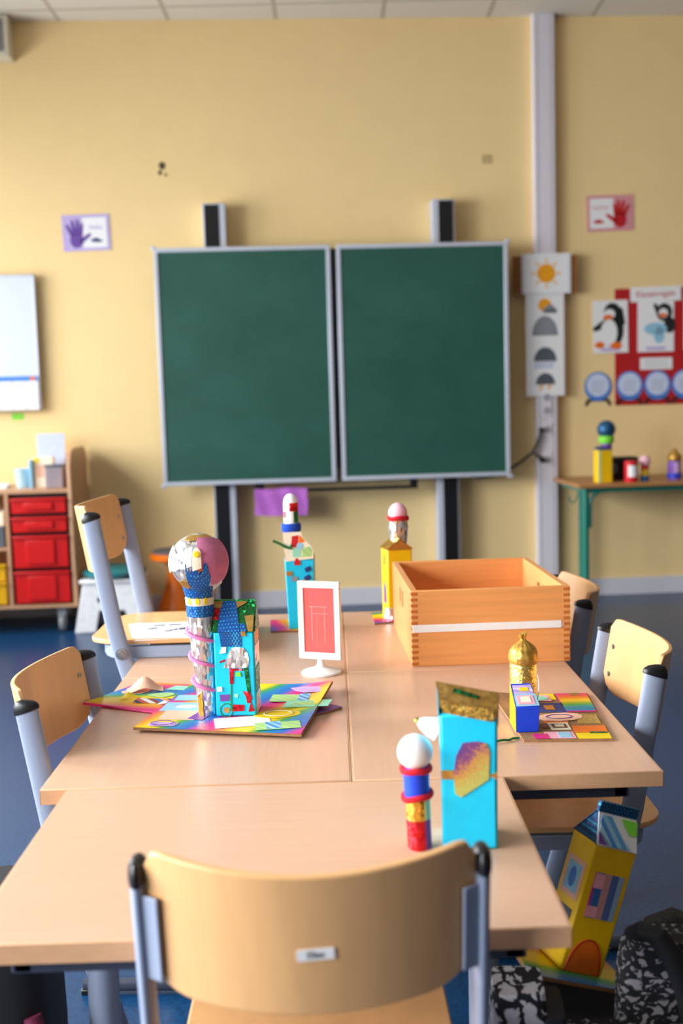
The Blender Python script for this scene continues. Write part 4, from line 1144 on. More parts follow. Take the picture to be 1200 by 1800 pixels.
# ------------------------------------------------------------------ table sign
sg = thing('table_sign', 'white plastic table frame on a round foot with a red card', 'sign', (-0.056, 0.705, TH), (0, 0, -0.36))
MB().lathe([(0.044, 0), (0.045, 0.002), (0.043, 0.005), (0.03, 0.009), (0.014, 0.014), (0.0085, 0.022), (0.0075, 0.034)], 40).build('foot', 'white', sg)
fw, fh = 0.05, 0.176
ff = MB()
z0 = 0.032
for a in ((-fw, fw, z0, z0 + 0.015), (-fw, fw, z0 + fh - 0.015, z0 + fh), (-fw, -fw + 0.0135, z0 + 0.015, z0 + fh - 0.015), (fw - 0.0135, fw, z0 + 0.015, z0 + fh - 0.015)):
    ff.b2(a[0], a[1], -0.006, 0.006, a[2], a[3])
ff.build('frame', 'white', sg, bevel=0.0015)
MB().b2(-fw + 0.013, fw - 0.013, -0.003, 0.003, z0 + 0.014, z0 + fh - 0.014).build('card', 'signred', sg, smooth=0, label='red card behind scuffed clear plastic')
sc = MB()
for a in ((-0.018, -0.0165, 0.075, 0.15), (0.012, 0.0135, 0.07, 0.152), (-0.024, 0.02, 0.15, 0.1513), (-0.016, 0.022, 0.135, 0.136), (-0.006, -0.0052, 0.06, 0.13)):
    sc.b2(a[0], a[1], -0.0034, -0.003, a[2], a[3])
sc.build('scuff', 'signmark', sg, smooth=0)

# ------------------------------------------------------------------ craft cardboard mats
def quad_sheet(name, corners, z, th, mat, parent, curl=None, n=14, lift=0.0):
    """flat sheet between four corners (fl, fr, br, bl)"""
    fl, fr_, br_, bl = [Vector((c[0], c[1], 0)) for c in corners]
    def pos(u, v):
        s_ = (u + 1) / 2
        p = (fl * (1 - s_) + fr_ * s_) * (1 - v) + (bl * (1 - s_) + br_ * s_) * v
        dz = curl(s_, v) if curl else 0
        return (p.x, p.y, z + dz)
    return MB().sheet(n, n, lambda u: 0.0, lambda u: 1.0, pos, th).build(name, mat, parent)
def ragged(cx, cy, rx, ry, rot, n=9, seed=0, jag=0.18):
    r = random.Random(seed); out = []
    for k in range(n):
        a = 2 * pi * k / n
        q = 1 + r.uniform(-jag, jag)
        x, y = rx * q * cos(a), ry * q * sin(a)
        out.append((cx + x * cos(rot) - y * sin(rot), cy + x * sin(rot) + y * cos(rot)))
    return out
def quadp(cx, cy, hx, hy, rot, skew=0.0):
    return [(cx + x * cos(rot) - y * sin(rot), cy + x * sin(rot) + y * cos(rot)) for x, y in ((-hx, -hy), (hx, -hy), (hx + skew, hy), (-hx + skew, hy))]
def snippet(poly, z, mat, parent, name='paper_snippet', t=0.0006, label=None):
    return MB().slab(poly, z, z + t).build(name, mat, parent, smooth=0, label=label)

# the left mat, hanging over the table edge
m2 = thing('painted_cardboard', 'rainbow cardboard with curled paper scraps, sticking out over the left table edge', 'cardboard', (-0.40, 0.50, TH), (0, 0, 0))
C2 = [(-0.142, -0.005), (0.075, -0.115), (0.14, 0.09), (-0.048, 0.155)]
quad_sheet('cardboard', C2, 0.0022, 0.0036, 'kraft', m2)
quad_sheet('painted_paper', C2, 0.0046, 0.0009, 'rainbow2', m2)
MB().tube([(C2[0][0], C2[0][1], 0.0035), (C2[1][0], C2[1][1], 0.0035)], 0.0028, seg=8).build('folded_edge', 'magenta', m2, label='magenta folded edge')
snippet(ragged(-0.045, 0.072, 0.035, 0.022, 0.2, seed=1), 0.0056, 'peach', m2)
def curlpiece(cx, cy, w, d, h, mat, parent, rz=0.0, z=0.0055, name='curled_snippet'):
    def pos(u, v):
        x, y = u * w, v * d
        return (cx + x * cos(rz) - y * sin(rz), cy + x * sin(rz) + y * cos(rz), z + h * (0.5 + 0.5 * cos(pi * u)) * (0.4 + 0.6 * (v * 0.5 + 0.5)) + 0.0008)
    return MB().sheet(16, 8, lambda u: -1.0, lambda u: 1.0 - 0.3 * u * u, pos, 0.0006).build(name, mat, parent)
curlpiece(-0.03, 0.082, 0.038, 0.024, 0.022, 'peach', m2, 0.2)
curlpiece(-0.052, 0.02, 0.02, 0.009, 0.009, 'yellowcard', m2, 0.4)
snippet(ragged(0.012, 0.035, 0.03, 0.018, 0.1, seed=3), 0.0056, 'draw_green', m2)
snippet(quadp(0.012, -0.01, 0.05, 0.017, -0.15), 0.0056, 'draw_warm', m2)
snippet(quadp(0.052, 0.085, 0.035, 0.016, -0.25, 0.01), 0.0056, 'mint', m2)
snippet(quadp(0.088, 0.074, 0.015, 0.012, -0.2), 0.0058, 'pink', m2)
curlpiece(0.03, -0.032, 0.014, 0.006, 0.004, 'paper', m2, 0.1)
# third mat, only a corner showing
m3_ = thing('painted_cardboard', 'purple blue cardboard corner peeping out right of the big rainbow base', 'cardboard', (-0.10, 0.43, TH), (0, 0, 0))
C3 = [(-0.06, -0.10), (0.05, -0.055), (0.088, -0.02), (-0.02, 0.09)]
quad_sheet('cardboard', C3, 0.0022, 0.0036, 'kraft', m3_)
quad_sheet('painted_paper', C3, 0.0046, 0.0009, 'purple', m3_)

# ------------------------------------------------------------------ castle with the silver tower
ca = thing('castle_model', 'silver foil tower with big ball and turquoise carton on rainbow cardboard base', 'craft model', (-0.2, 0.40, TH + 0.0052), (0, 0, 0), 'carton castle models')
CA = [(-0.203, -0.105), (0.113, -0.178), (0.17, 0.155), (-0.13, 0.212)]
def curlA(s_, v):
    return 0.010 * max(0, s_ - 0.6) ** 2 * 6 * v + 0.004 * max(0, 0.25 - s_) * 4 * (1 - v) * 0
quad_sheet('base_cardboard', CA, 0.0026, 0.0048, 'kraft', ca, curlA)
quad_sheet('painted_paper', [(c[0] * 0.995, c[1] * 0.995) for c in CA], 0.0056, 0.0009, 'rainbow', ca, curlA)
ZA = 0.0061
for poly, mt in ((quadp(-0.125, 0.02, 0.042, 0.03, -0.15), 'paleblue'), (ragged(-0.12, 0.02, 0.02, 0.012, 0, seed=5), 'paper'), (quadp(-0.115, 0.085, 0.035, 0.02, -0.1), 'paleblue'),
                 (quadp(-0.125, -0.038, 0.036, 0.03, -0.15), 'peach'), (quadp(-0.083, -0.045, 0.016, 0.028, -0.35), 'purple'), (ragged(-0.15, -0.095, 0.032, 0.014, -0.2, seed=8), 'lilac'),
                 (quadp(0.0, -0.095, 0.052, 0.032, 0.15), 'paper'),
                 (quadp(0.075, 0.055, 0.03, 0.026, -0.1), 'draw_green'), (quadp(0.112, 0.052, 0.011, 0.026, -0.1), 'draw_blue'), (ragged(0.12, 0.105, 0.036, 0.026, 0, 7, 9), 'lilac'),
                 (quadp(0.115, 0.005, 0.045, 0.022, 0.03, 0.01), 'mint'), (quadp(0.115, 0.005, 0.03, 0.012, 0.03, 0.01), 'draw_green'), (ragged(0.065, -0.055, 0.046, 0.026, 0.1, 11, 10, 0.1), 'yellowcard'),
                 (quadp(0.068, -0.128, 0.042, 0.022, 0.12), 'draw_green'), (quadp(0.06, -0.125, 0.014, 0.022, 0.12), 'draw_blue'), (quadp(-0.095, 0.15, 0.025, 0.02, 0.2), 'goldpaper')):
    zz = ZA + 0.0007 * len([c for c in ca.children if c.name.startswith('paper_snippet')]) * 0.15 + (0.012 * 0 if True else 0)
    cx = sum(p[0] for p in poly) / len(poly); cy = sum(p[1] for p in poly) / len(poly)
    s_ = min(1, max(0, (cx + 0.165) / 0.31)); v_ = min(1, max(0, (cy + 0.14) / 0.33))
    snippet(poly, zz + curlA(s_, v_), mt, ca)
# a lilac drawing and rings
for cx, cy, r_, mt in ((0.065, -0.055, 0.018, 'cream'), (-0.15, -0.095, 0.014, 'purple')):
    MB().tube([(cx + r_ * 1.5 * cos(a), cy + r_ * sin(a), ZA + 0.0036) for a in [2 * pi * k / 24 for k in range(24)]], 0.0014, 0.0006, seg=6, closed=True).build('drawn_ring', mt, ca)
# tower
TX, TY = -0.071, -0.033
def tpos(z):  # lean of the tower
    return TX - 0.010 * (z / 0.3), TY + 0.0
tower_prof = [(0.0185, 0.004), (0.0195, 0.06), (0.0225, 0.12), (0.0245, 0.17), (0.0255, 0.20)]
rn_ = random.Random(11)
tw = MB().lathe(tower_prof, 32)
for i, p in enumerate(tw.v):
    x, y = tpos(p.z); tw.v[i] = Vector((p.x + x, p.y + y, p.z))
tower = tw.build('tower', 'silverfoil', ca)
def ring_band(z0, z1, r0, r1, name, mat, parent, jit=0.0):
    b = MB().lathe([(r0, z0), ((r0 + r1) / 2, (z0 + z1) / 2), (r1, z1)], 32, jit=jit, rnd=random.Random(3))
    for i, p in enumerate(b.v):
        x, y = tpos(p.z); b.v[i] = Vector((p.x + x, p.y + y, p.z))
    return b.build(name, mat, parent)
ring_band(0.20, 0.222, 0.0262, 0.027, 'blue_band', 'bluefoil', tower)
ring_band(0.222, 0.236, 0.0268, 0.0275, 'ribbon', 'cream', tower)
ring_band(0.238, 0.27, 0.0265, 0.034, 'blue_neck', 'bluefoil', tower)
dots = MB()
for k, a in enumerate((-2.2, -1.6, -1.0)):
    x, y = tpos(0.23)
    dots.add(*_disc((0, 0, 0), 0.004), Matrix.Translation((x + 0.0278 * cos(a), y + 0.0278 * sin(a), 0.231)) @ Matrix.Rotation(a + pi / 2, 4, 'Z'))
dots.build('ribbon_dot', 'yellowcard', tower, smooth=0)
x, y = tpos(0.11)
MB().sheet(6, 2, lambda u: 0.0 + 0.005, lambda u: 0.05 + 0.005 * u, lambda u, v: (tpos(v)[0] + 0.0202 * sin(-0.6 + u * 0.3), tpos(v)[1] - 0.0202 * cos(-0.6 + u * 0.3), v), 0.0006).build('gold_patch', 'goldfoil', tower)
hx = []
for k in range(97):
    tq = k / 96
    z = 0.048 + 0.145 * tq
    a = -pi / 2 + 1.2 + 2 * pi * 3.0 * tq
    r_ = 0.0185 + 0.0225 * (z - 0.004) / 0.196 * 0.36 + 0.0035
    xx, yy = tpos(z)
    hx.append((xx + r_ * cos(-a), yy + r_ * sin(-a), z))
MB().tube(hx, 0.0033, seg=8).build('pipe_cleaner', 'pinkpipe', tower, label='pink pipe cleaner wound round the tower')
# ball
BX, BY, BZ, BR = -0.077, -0.033, 0.304, 0.054
ball = MB().sphere((BX, BY, BZ), BR, 36, 22, jit=0.015, rnd=random.Random(5)).build('ball', 'silvercrush', ca)
MB().lathe([(0.0345, 0.262), (0.043, 0.275), (0.05, 0.288)], 32, (BX + 0.002, BY, 0), jit=0.03, rnd=random.Random(9)).build('foil_skirt', 'silverfoil', ball)
def ball_patch(name, mat, az, el, wa, he, lo, hi, extra=0.0012, parent=None, label=None):
    """curved scrap on the ball; az = 0 faces the camera, positive to the right"""
    def pos(u, v):
        A = az + u * wa; E_ = el + v * he
        r_ = BR * 1.02 + extra
        return (BX + r_ * cos(E_) * sin(A), BY - r_ * cos(E_) * cos(A), BZ + r_ * sin(E_))
    return MB().sheet(14, 10, lo, hi, pos, 0.0007).build(name, mat, parent or ball, label=label)
ball_patch('pink_crepe', 'crepe', 0.78, 0.10, 0.70, 0.98, lambda u: -0.9 + 0.9 * max(0, -u) ** 1.5 + 0.04 * sin(u * 13), lambda u: 0.93 - 0.2 * max(0, u) + 0.03 * sin(u * 17), 0.0026, label='pink crepe paper patch')
wp_ = ball_patch('name_paper', 'paper', -0.66, 0.16, 0.55, 0.42, lambda u: -0.75 + 0.3 * u + 0.06 * sin(u * 8), lambda u: 0.72 - 0.22 * cos(u * 3) + 0.2 * u * u, 0.0036, label='white paper with handwriting')
ball_patch('orange_scrap', 'orange', 0.2, 0.06, 0.24, 0.5, lambda u: -0.5, lambda u: 0.75, 0.0020)
ball_patch('blue_patch', 'bluefoil', 0.1, -0.42, 0.42, 0.6, lambda u: -0.95, lambda u: 0.55 + 0.38 * cos(u * 7.5 + 2.2) - 0.1 * u, 0.0046, label='blue holographic patch with two peaks')
ball_patch('white_ribbon', 'cream', 0.06, 0.2, 0.14, 0.42, lambda u: -0.75 + 0.1 * u, lambda u: 0.9 - 0.4 * u * u, 0.0062)
MB().sphere((BX + 0.004, BY - BR - 0.0066, BZ + 0.022), 0.0062, 14, 8, (1, 0.15, 1)).build('yellow_dot', 'yellowcard', ball)
ball_patch('gold_patch', 'goldpaper', -0.52, -0.72, 0.32, 0.26, lambda u: -0.8 + 0.2 * sin(u * 6), lambda u: 0.8 - 0.5 * abs(u), 0.003)
ball_patch('gold_top', 'goldpaper', 0.2, 1.05, 0.9, 0.22, lambda u: -0.6, lambda u: 0.8, 0.0012)
ball_patch('orange_edge', 'orange', 1.35, -0.1, 0.16, 0.35, lambda u: -0.8, lambda u: 0.8, 0.0012)
# handwriting on the paper
for k, ch in enumerate('Palina'):
    A = -1.02 + 0.115 * k; E_ = 0.30 - 0.035 * k
    r_ = BR * 1.02 + 0.0054
    lettering(ch, 0.0115, 'ink', wp_, (BX + r_ * cos(E_) * sin(A), BY - r_ * cos(E_) * cos(A), BZ + r_ * sin(E_)), (pi / 2 - E_, 0, A), name='handwriting')
MB().sheet(4, 2, lambda u: -0.008, lambda u: 0.008, lambda u, v: (BX + 0.036 + u * 0.008, BY - 0.02 + 0.004 * u, BZ - 0.038 + v + 0.006 * u), 0.0006).build('ribbon_end', 'paper', ball)
# house carton
HM = Matrix.Translation((-0.0125, -0.022, 0.0068)) @ Matrix.Rotation(-0.06, 4, 'Z')
def H(mb):
    for i, p in enumerate(mb.v):
        mb.v[i] = HM @ p
    return mb
HW, HD, HH, HR = 0.077, 0.070, 0.163, 0.216
house = H(carton_body(HW, HD, HH)).build('carton', 'turq', ca, bevel=0.003)
roof = H(gable_roof(HW, HD, HH, HR, 0.004)).build('roof', 'greenfoil', house, smooth=0)
def hface(x0, x1, z0, z1, mat, name='foil_scrap', t=0.0007, poly=None, lay=0.0):
    m = MB().prism(poly or rect(x0, x1, z0, z1), -HD / 2 - t - lay - 0.0004, -HD / 2 - lay - 0.0002)
    return H(m).build(name, mat, house, smooth=0)
sl = math.atan2(HR - HH, HD / 2)
RM = Matrix.Translation((0, -HD / 2 - 0.001, HH)) @ Matrix.Rotation(sl - pi / 2, 4, 'X')   # x across, z up the slope
RM = Matrix.Translation((0, -HD / 2 - 0.001, HH)) @ Matrix.Rotation(-(pi / 2 - sl), 4, 'X')
Lr = math.hypot(HR - HH, HD / 2)
def hroof(poly, mat, name='foil_scrap', lay=0.0):
    m = MB().prism(poly, -0.0016 - lay, -0.0009 - lay, RM)
    return H(m).build(name, mat, roof, smooth=0)
def fq(*pts_):
    return [(-0.0385 + (x_ - 70) / 550 * 0.077, (1730 - y_) / 1310 * HH) for x_, y_ in pts_]
def rq(*pts_):
    return [(-0.0385 + (x_ - 70) / 550 * 0.077, (420 - y_) / 330 * Lr) for x_, y_ in pts_]
hroof(rq((130, 420), (435, 420), (385, 170), (360, 85), (185, 85), (150, 200)), 'bluefoil', 'blue_foil_strip', 0.0006)
hface(0, 0, 0, 0, 'bluefoil', 'blue_foil_strip', poly=fq((175, 640), (450, 640), (455, 415), (150, 415)), lay=0.0004)
hroof(rq((75, 290), (135, 290), (150, 165), (75, 165)), 'redfoil')
hroof(rq((75, 415), (130, 415), (135, 290), (75, 290)), 'greenfoil')
hroof(rq((50, 160), (180, 160), (185, 85), (50, 85)), 'goldpaper', 'gold_strip', 0.0003)
hroof(rq((380, 165), (510, 110), (515, 80), (355, 80)), 'goldpaper', 'gold_strip', 0.0003)
hroof(rq((435, 415), (530, 415), (500, 330), (430, 330)), 'bluefoil')
hroof(rq((550, 418), (615, 418), (618, 240), (490, 250)), 'goldpaper', lay=0.0004)
hface(0, 0, 0, 0, 'silverfoil', 'silver_patch', poly=fq((195, 970), (530, 972), (552, 840), (530, 740), (480, 660), (380, 650), (310, 668), (240, 830)))
hface(0, 0, 0, 0, 'redfoil', poly=fq((275, 1222), (320, 1222), (340, 1015), (460, 1018), (460, 985), (275, 978)), lay=0.0003)
hface(0, 0, 0, 0, 'greenfoil', poly=fq((510, 1348), (556, 1358), (530, 968), (470, 970)), lay=0.0005)
hface(0, 0, 0, 0, 'green', poly=fq((266, 1645), (292, 1645), (300, 1225), (286, 1225)), lay=0.0002)
hface(0, 0, 0, 0, 'redfoil', poly=fq((490, 1430), (500, 1525), (550, 1525), (570, 1440), (540, 1345), (445, 1340)), lay=0.0009)
hface(0, 0, 0, 0, 'redfoil', poly=fq((515, 1662), (600, 1652), (560, 1520), (535, 1560)), lay=0.0004)
hface(0, 0, 0, 0, 'redfoil', poly=fq((300, 1652), (460, 1648), (462, 1552), (308, 1545)), lay=0.0005)
hface(0, 0, 0, 0, 'purple', poly=fq((135, 1495), (255, 1487), (272, 1388), (130, 1390)))
hface(0, 0, 0, 0, 'lime', 'wood_tile', poly=fq((360, 1105), (430, 1108), (425, 1040), (362, 1045)), t=0.002)
hface(0, 0, 0, 0, 'mint', poly=fq((320, 1420), (370, 1445), (390, 1385), (340, 1370)))
hface(0, 0, 0, 0, 'paper', 'white_tile', poly=fq((150, 745), (235, 735), (245, 645), (180, 648)), t=0.002)
hface(0, 0, 0, 0, 'paper', 'white_tile', poly=fq((98, 1340), (168, 1335), (165, 1265), (95, 1268)), t=0.002)
hface(0, 0, 0, 0, 'redfoil', poly=fq((145, 895), (225, 862), (215, 838), (142, 870)))
hface(0, 0, 0, 0, 'goldpaper', 'tile', poly=fq((455, 480), (515, 478), (512, 405), (450, 408)), t=0.002)
H(MB().tube([(-0.018 + 0.012 * cos(a), -HD / 2 - 0.0006, 0.012 + 0.013 * sin(a)) for a in [2 * pi * k / 20 for k in range(20)]], 0.0012, 0.0006, seg=6, closed=True, up=Vector((0, 1, 0)))).build('drawn_ring', 'green', house)
H(MB().prism(ngon(-0.018, 0.012, 0.006), -HD / 2 - 0.001, -HD / 2 - 0.0003)).build('drawn_dot', 'goldpaper', house, smooth=0)
sd = MB()
for z0, z1, mt in ((0.002, 0.04, 'silvercrush'), (0.045, 0.09, 'greenfoil'), (0.095, 0.135, 'silvercrush'), (0.138, 0.175, 'goldpaper')):
    H(MB().b2(HW / 2 + 0.0002, HW / 2 + 0.001, -HD / 2 + 0.006, HD / 2 - 0.006, z0, z1)).build('side_scrap', mt, house, smooth=0)
H(MB().prism([(-HD / 2, HH), (HD / 2, HH), (0, HR)], 0.0, 0.0008, Matrix.Translation((HW / 2 + 0.002, 0, 0)) @ Matrix(((0, 1, 0, 0), (1, 0, 0, 0), (0, 0, 1, 0), (0, 0, 0, 1))))).build('roof_end', 'greenfoil', roof, smooth=0)

# ------------------------------------------------------------------ rear turquoise castle
cb_ = thing('castle_model', 'turquoise carton with white striped tower and blue ring at the far end of the tables', 'craft model', (-0.115, 1.20, TH), (0, 0, 0.05), 'carton castle models')
quad_sheet('base_cardboard', [(-0.082, -0.05), (0.075, -0.05), (0.07, 0.10), (-0.084, 0.10)], 0.0022, 0.004, 'kraft', cb_)
quad_sheet('painted_paper', [(-0.081, -0.049), (0.074, -0.049), (0.069, 0.099), (-0.083, 0.099)], 0.0046, 0.0008, 'rainbow3', cb_)
b_ = MB()
for zz, w_ in ((0.005, 0.033), (0.19, 0.039)):
    b_.v += [Vector((-w_, -0.036, zz)), Vector((w_, -0.036, zz)), Vector((w_, 0.036, zz)), Vector((-w_, 0.036, zz))]
b_.f = [[0, 3, 2, 1], [4, 5, 6, 7], [0, 1, 5, 4], [1, 2, 6, 5], [2, 3, 7, 6], [3, 0, 4, 7]]
cbody = b_.build('carton', 'turq', cb_, bevel=0.003)
rfb = MB().add([(-0.038, -0.03, 0.186), (0.038, -0.03, 0.186), (0.038, 0.035, 0.186), (-0.038, 0.035, 0.186), (-0.036, -0.014, 0.25), (0.004, -0.014, 0.25), (0.004, 0.022, 0.25), (-0.036, 0.022, 0.25)], [[0, 1, 5, 4], [1, 2, 6, 5], [2, 3, 7, 6], [3, 0, 4, 7], [4, 5, 6, 7], [0, 3, 2, 1]])
rfo = rfb.build('carton_top', 'goldpaper', cb_, smooth=0, label='gold brown carton top')
FM = Matrix.Translation((0, -0.0375, 0.187)) @ Matrix.Rotation(-0.22, 4, 'X') @ Matrix.Translation((0, 0, -0.187))
def flp(poly, lay, mt, nm):
    return MB().prism(poly, -0.0008 - lay, -lay, FM).build(nm, mt, rfo, smooth=0)
flp([(-0.037, 0.187), (0.037, 0.193), (0.038, 0.21), (0.032, 0.226), (0.01, 0.25), (0.006, 0.265), (-0.041, 0.265), (-0.041, 0.225), (-0.037, 0.205)], 0.0, 'cream', 'front_flap')
flp([(-0.021, 0.226), (-0.003, 0.223), (0.0, 0.256), (-0.018, 0.254)], 0.0008, 'red', 'paper_scrap')
flp([(0.0, 0.234), (0.017, 0.239), (0.002, 0.257)], 0.0008, 'orange', 'paper_scrap')
flp([(-0.018, 0.198), (0.0045, 0.199), (0.005, 0.222), (-0.017, 0.222)], 0.0008, 'mint', 'paper_scrap')
flp([(0.007, 0.198), (0.033, 0.199), (0.034, 0.214), (0.028, 0.226), (0.009, 0.22)], 0.0008, 'draw_green', 'paper_scrap')
flp(ngon(0.0025, 0.227, 0.009), 0.0016, 'paleblue', 'paper_scrap')
flp(ngon(-0.007, 0.191, 0.004), 0.0016, 'red', 'paper_scrap')
for x, z, mt, a in ((0.022, 0.165, 'darkblue', 0.4), (0.02, 0.142, 'darkblue', 0.5), (0.014, 0.133, 'goldpaper', 0.2), (-0.014, 0.14, 'grey', 0.0), (-0.006, 0.183, 'red', 0), (-0.028, 0.155, 'goldpaper', 0)):
    MB().prism(quadp(x, z, 0.008, 0.006, a), -0.038 - 0.0012, -0.0352).build('paper_scrap', mt, cbody, smooth=0)
MB().b2(0.0345, 0.041, -0.02, 0.036, 0.02, 0.20).build('gold_side', 'goldpaper', cbody, smooth=0)
twb = MB().lathe([(0.022, 0.235), (0.0205, 0.25), (0.0195, 0.262), (0.0195, 0.34), (0.017, 0.352), (0.011, 0.36), (0.004, 0.3635)], 28, (-0.018, 0.004, 0), jit=0.01, rnd=random.Random(2))
tb = twb.build('tower', 'styro', cb_)
MB().lathe([(0.024, 0.262), (0.0262, 0.268), (0.0262, 0.279), (0.024, 0.285)], 28, (-0.018, 0.004, 0)).build('blue_ring', 'bluepipe', tb)
def tpatch(cx, cy, r_, a0, a1, z0, z1, mat, parent, name='foil_patch'):
    return MB().sheet(8, 2, lambda u: z0, lambda u: z1, lambda u, v: (cx + r_ * sin(a0 + (a1 - a0) * (u + 1) / 2), cy - r_ * cos(a0 + (a1 - a0) * (u + 1) / 2), v), 0.0006).build(name, mat, parent)
tpatch(-0.018, 0.004, 0.0201, -0.2, 1.3, 0.318, 0.34, 'redfoil', tb)
tpatch(-0.018, 0.004, 0.0202, 0.35, 1.2, 0.287, 0.318, 'greenfoil', tb)
tpatch(-0.018, 0.004, 0.0202, -1.2, -0.8, 0.3, 0.318, 'red', tb)
MB().tube([(-0.03, -0.012, 0.226), (-0.022, -0.034, 0.222), (-0.036, -0.036, 0.226), (-0.05, -0.034, 0.235), (-0.068, -0.032, 0.243)], 0.0035, seg=8).tube([(-0.022, -0.034, 0.222), (-0.02, -0.034, 0.232)], 0.003, seg=8).build('pipe_cleaner', 'greenpipe', cb_, label='green pipe cleaner hook')

# ------------------------------------------------------------------ rear yellow castle
cc = thing('castle_model', 'yellow carton with gold roof and pink topped silver tower beside the wooden box', 'craft model', (0.152, 1.31, TH), (0, 0, 0.22), 'carton castle models')
quad_sheet('base_cardboard', [(-0.09, -0.085), (0.05, -0.06), (0.05, 0.06), (-0.062, 0.06)], 0.0022, 0.004, 'kraft', cc)
quad_sheet('painted_paper', [(-0.089, -0.084), (0.049, -0.059), (0.049, 0.059), (-0.061, 0.059)], 0.0046, 0.0008, 'rainbow2', cc)
cy_ = carton_body(0.07, 0.068, 0.19)
for i, p in enumerate(cy_.v): cy_.v[i] = Vector((p.x, p.y, p.z + 0.005))
cyb = cy_.build('carton', 'yellow', cc, bevel=0.003)
gr_ = gable_roof(0.07, 0.068, 0.195, 0.222, 0.0, 'y', 0.003).build('gold_roof', 'goldpaper', cc, smooth=0)
MB().sheet(2, 2, lambda u: -1.0, lambda u: 1.0, lambda u, v: (0.038 * u, v * 0.036, 0.224 - 0.029 * abs(u) + 0.0006), 0.001).build('roof_foil', 'goldfoil', gr_, smooth=0)
MB().b2(-0.036, -0.0352, -0.008, 0.008, 0.15, 0.178).build('window', 'goldpaper', cyb, smooth=0)
MB().prism([(-0.014, 0.04), (0.012, 0.045), (0.01, 0.085), (-0.002, 0.105), (-0.012, 0.085)], 0.0, 0.0008, Matrix.Translation((-0.0358, 0, 0)) @ Matrix(((0, 1, 0, 0), (1, 0, 0, 0), (0, 0, 1, 0), (0, 0, 0, 1)))).build('purple_door', 'printpurple', cyb, smooth=0)
MB().b2(-0.0366, -0.0358, -0.004, 0.004, 0.05, 0.066).build('magenta_dot', 'magenta', cyb, smooth=0)
MB().lathe([(0.0, 0.0), (0.02, 0.001), (0.014, 0.03)], 12, (-0.03, -0.038, 0.005), jit=0.1, rnd=random.Random(3)).build('silver_scrap', 'silvercrush', cc)
tc_ = MB().lathe([(0.02, 0.195), (0.024, 0.22), (0.027, 0.25), (0.024, 0.275)], 24, (0.012, 0.018, 0), jit=0.07, rnd=random.Random(8)).build('tower', 'silvercrush', cc)
MB().tube([(0.012 + 0.025 * cos(a), 0.018 + 0.025 * sin(a), 0.277 + 0.002 * sin(3 * a)) for a in [2 * pi * k / 24 for k in range(24)]], 0.0065, seg=10, closed=True).build('red_ring', 'redpipe', tc_)
MB().sphere((0.012, 0.018, 0.290), 0.0265, 26, 14, (1, 1, 1.1)).build('egg_top', 'pinkegg', tc_)

# ------------------------------------------------------------------ gold tower on patchwork
cg = thing('castle_model', 'gold foil tower and small blue yellow carton on a patchwork cardboard base', 'craft model', (0.38, 0.30, TH), (0, 0, 0), 'carton castle models')
CG = [(-0.075, -0.13), (0.08, -0.14), (0.105, 0.158), (-0.09, 0.172)]
quad_sheet('base_cardboard', CG, 0.0022, 0.0042, 'kraft', cg, lambda s_, v: 0.006 * max(0, 0.3 - s_) * 3 * v)
ZG = 0.0047
def gmix(s_, v):
    fl, fr_, br_, bl = CG
    x = (fl[0] * (1 - s_) + fr_[0] * s_) * (1 - v) + (bl[0] * (1 - s_) + br_[0] * s_) * v
    y = (fl[1] * (1 - s_) + fr_[1] * s_) * (1 - v) + (bl[1] * (1 - s_) + br_[1] * s_) * v
    return (x, y)
def gpatch(s0, s1, v0, v1, mat, lay=0, name='paper_patch'):
    return snippet([gmix(s0, v0), gmix(s1, v0), gmix(s1, v1), gmix(s0, v1)], ZG + lay * 0.0006, mat, cg, name)
gpatch(0.66, 0.985, 0.70, 0.985, 'magenta'); gpatch(0.67, 0.98, 0.55, 0.985, 'rainbow5', 1)
gpatch(0.80, 0.9, 0.93, 0.985, 'goldpaper', 2)
gpatch(0.40, 0.64, 0.84, 0.985, 'yellowcard'); gpatch(0.30, 0.58, 0.80, 0.95, 'pink', 1); snippet(ragged(*gmix(0.44, 0.87), 0.024, 0.018, 0, seed=4), ZG + 0.0014, 'mint', cg, 'paper_patch')
gpatch(0.30, 0.70, 0.55, 0.76, 'darkblue'); gpatch(0.46, 0.56, 0.60, 0.70, 'goldfoil', 1)
snippet(ragged(*gmix(0.55, 0.44), 0.045, 0.026, 0.05, 11, 12, 0.14), ZG + 0.001, 'peach', cg, 'paper_patch')
MB().tube([(gmix(0.55, 0.44)[0] + 0.024 * cos(a), gmix(0.55, 0.44)[1] + 0.013 * sin(a), ZG + 0.002) for a in [2 * pi * k / 20 for k in range(20)]], 0.0014, 0.0006, seg=6, closed=True).build('drawn_ring', 'purple', cg)
gpatch(0.62, 0.985, 0.13, 0.26, 'orange'); gpatch(0.62, 0.99, 0.01, 0.12, 'yellowcard'); gpatch(0.78, 0.97, 0.105, 0.135, 'greenfoil', 1)
gpatch(0.38, 0.60, 0.18, 0.32, 'cream', 1); gpatch(0.41, 0.57, 0.21, 0.29, 'brown', 2); gpatch(0.44, 0.54, 0.23, 0.27, 'cream', 3)
gpatch(0.30, 0.46, 0.22, 0.30, 'brown'); gpatch(0.14, 0.3, 0.01, 0.1, 'magenta', 1); gpatch(0.28, 0.6, 0.02, 0.14, 'pink'); gpatch(0.42, 0.56, 0.03, 0.13, 'paleblue', 1)
gpatch(0.72, 0.96, 0.3, 0.5, 'goldholo'); gpatch(0.36, 0.62, 0.32, 0.38, 'orange'); gpatch(0.0, 0.1, 0.55, 0.98, 'lilac'); gpatch(0.02, 0.12, 0.25, 0.5, 'brown')
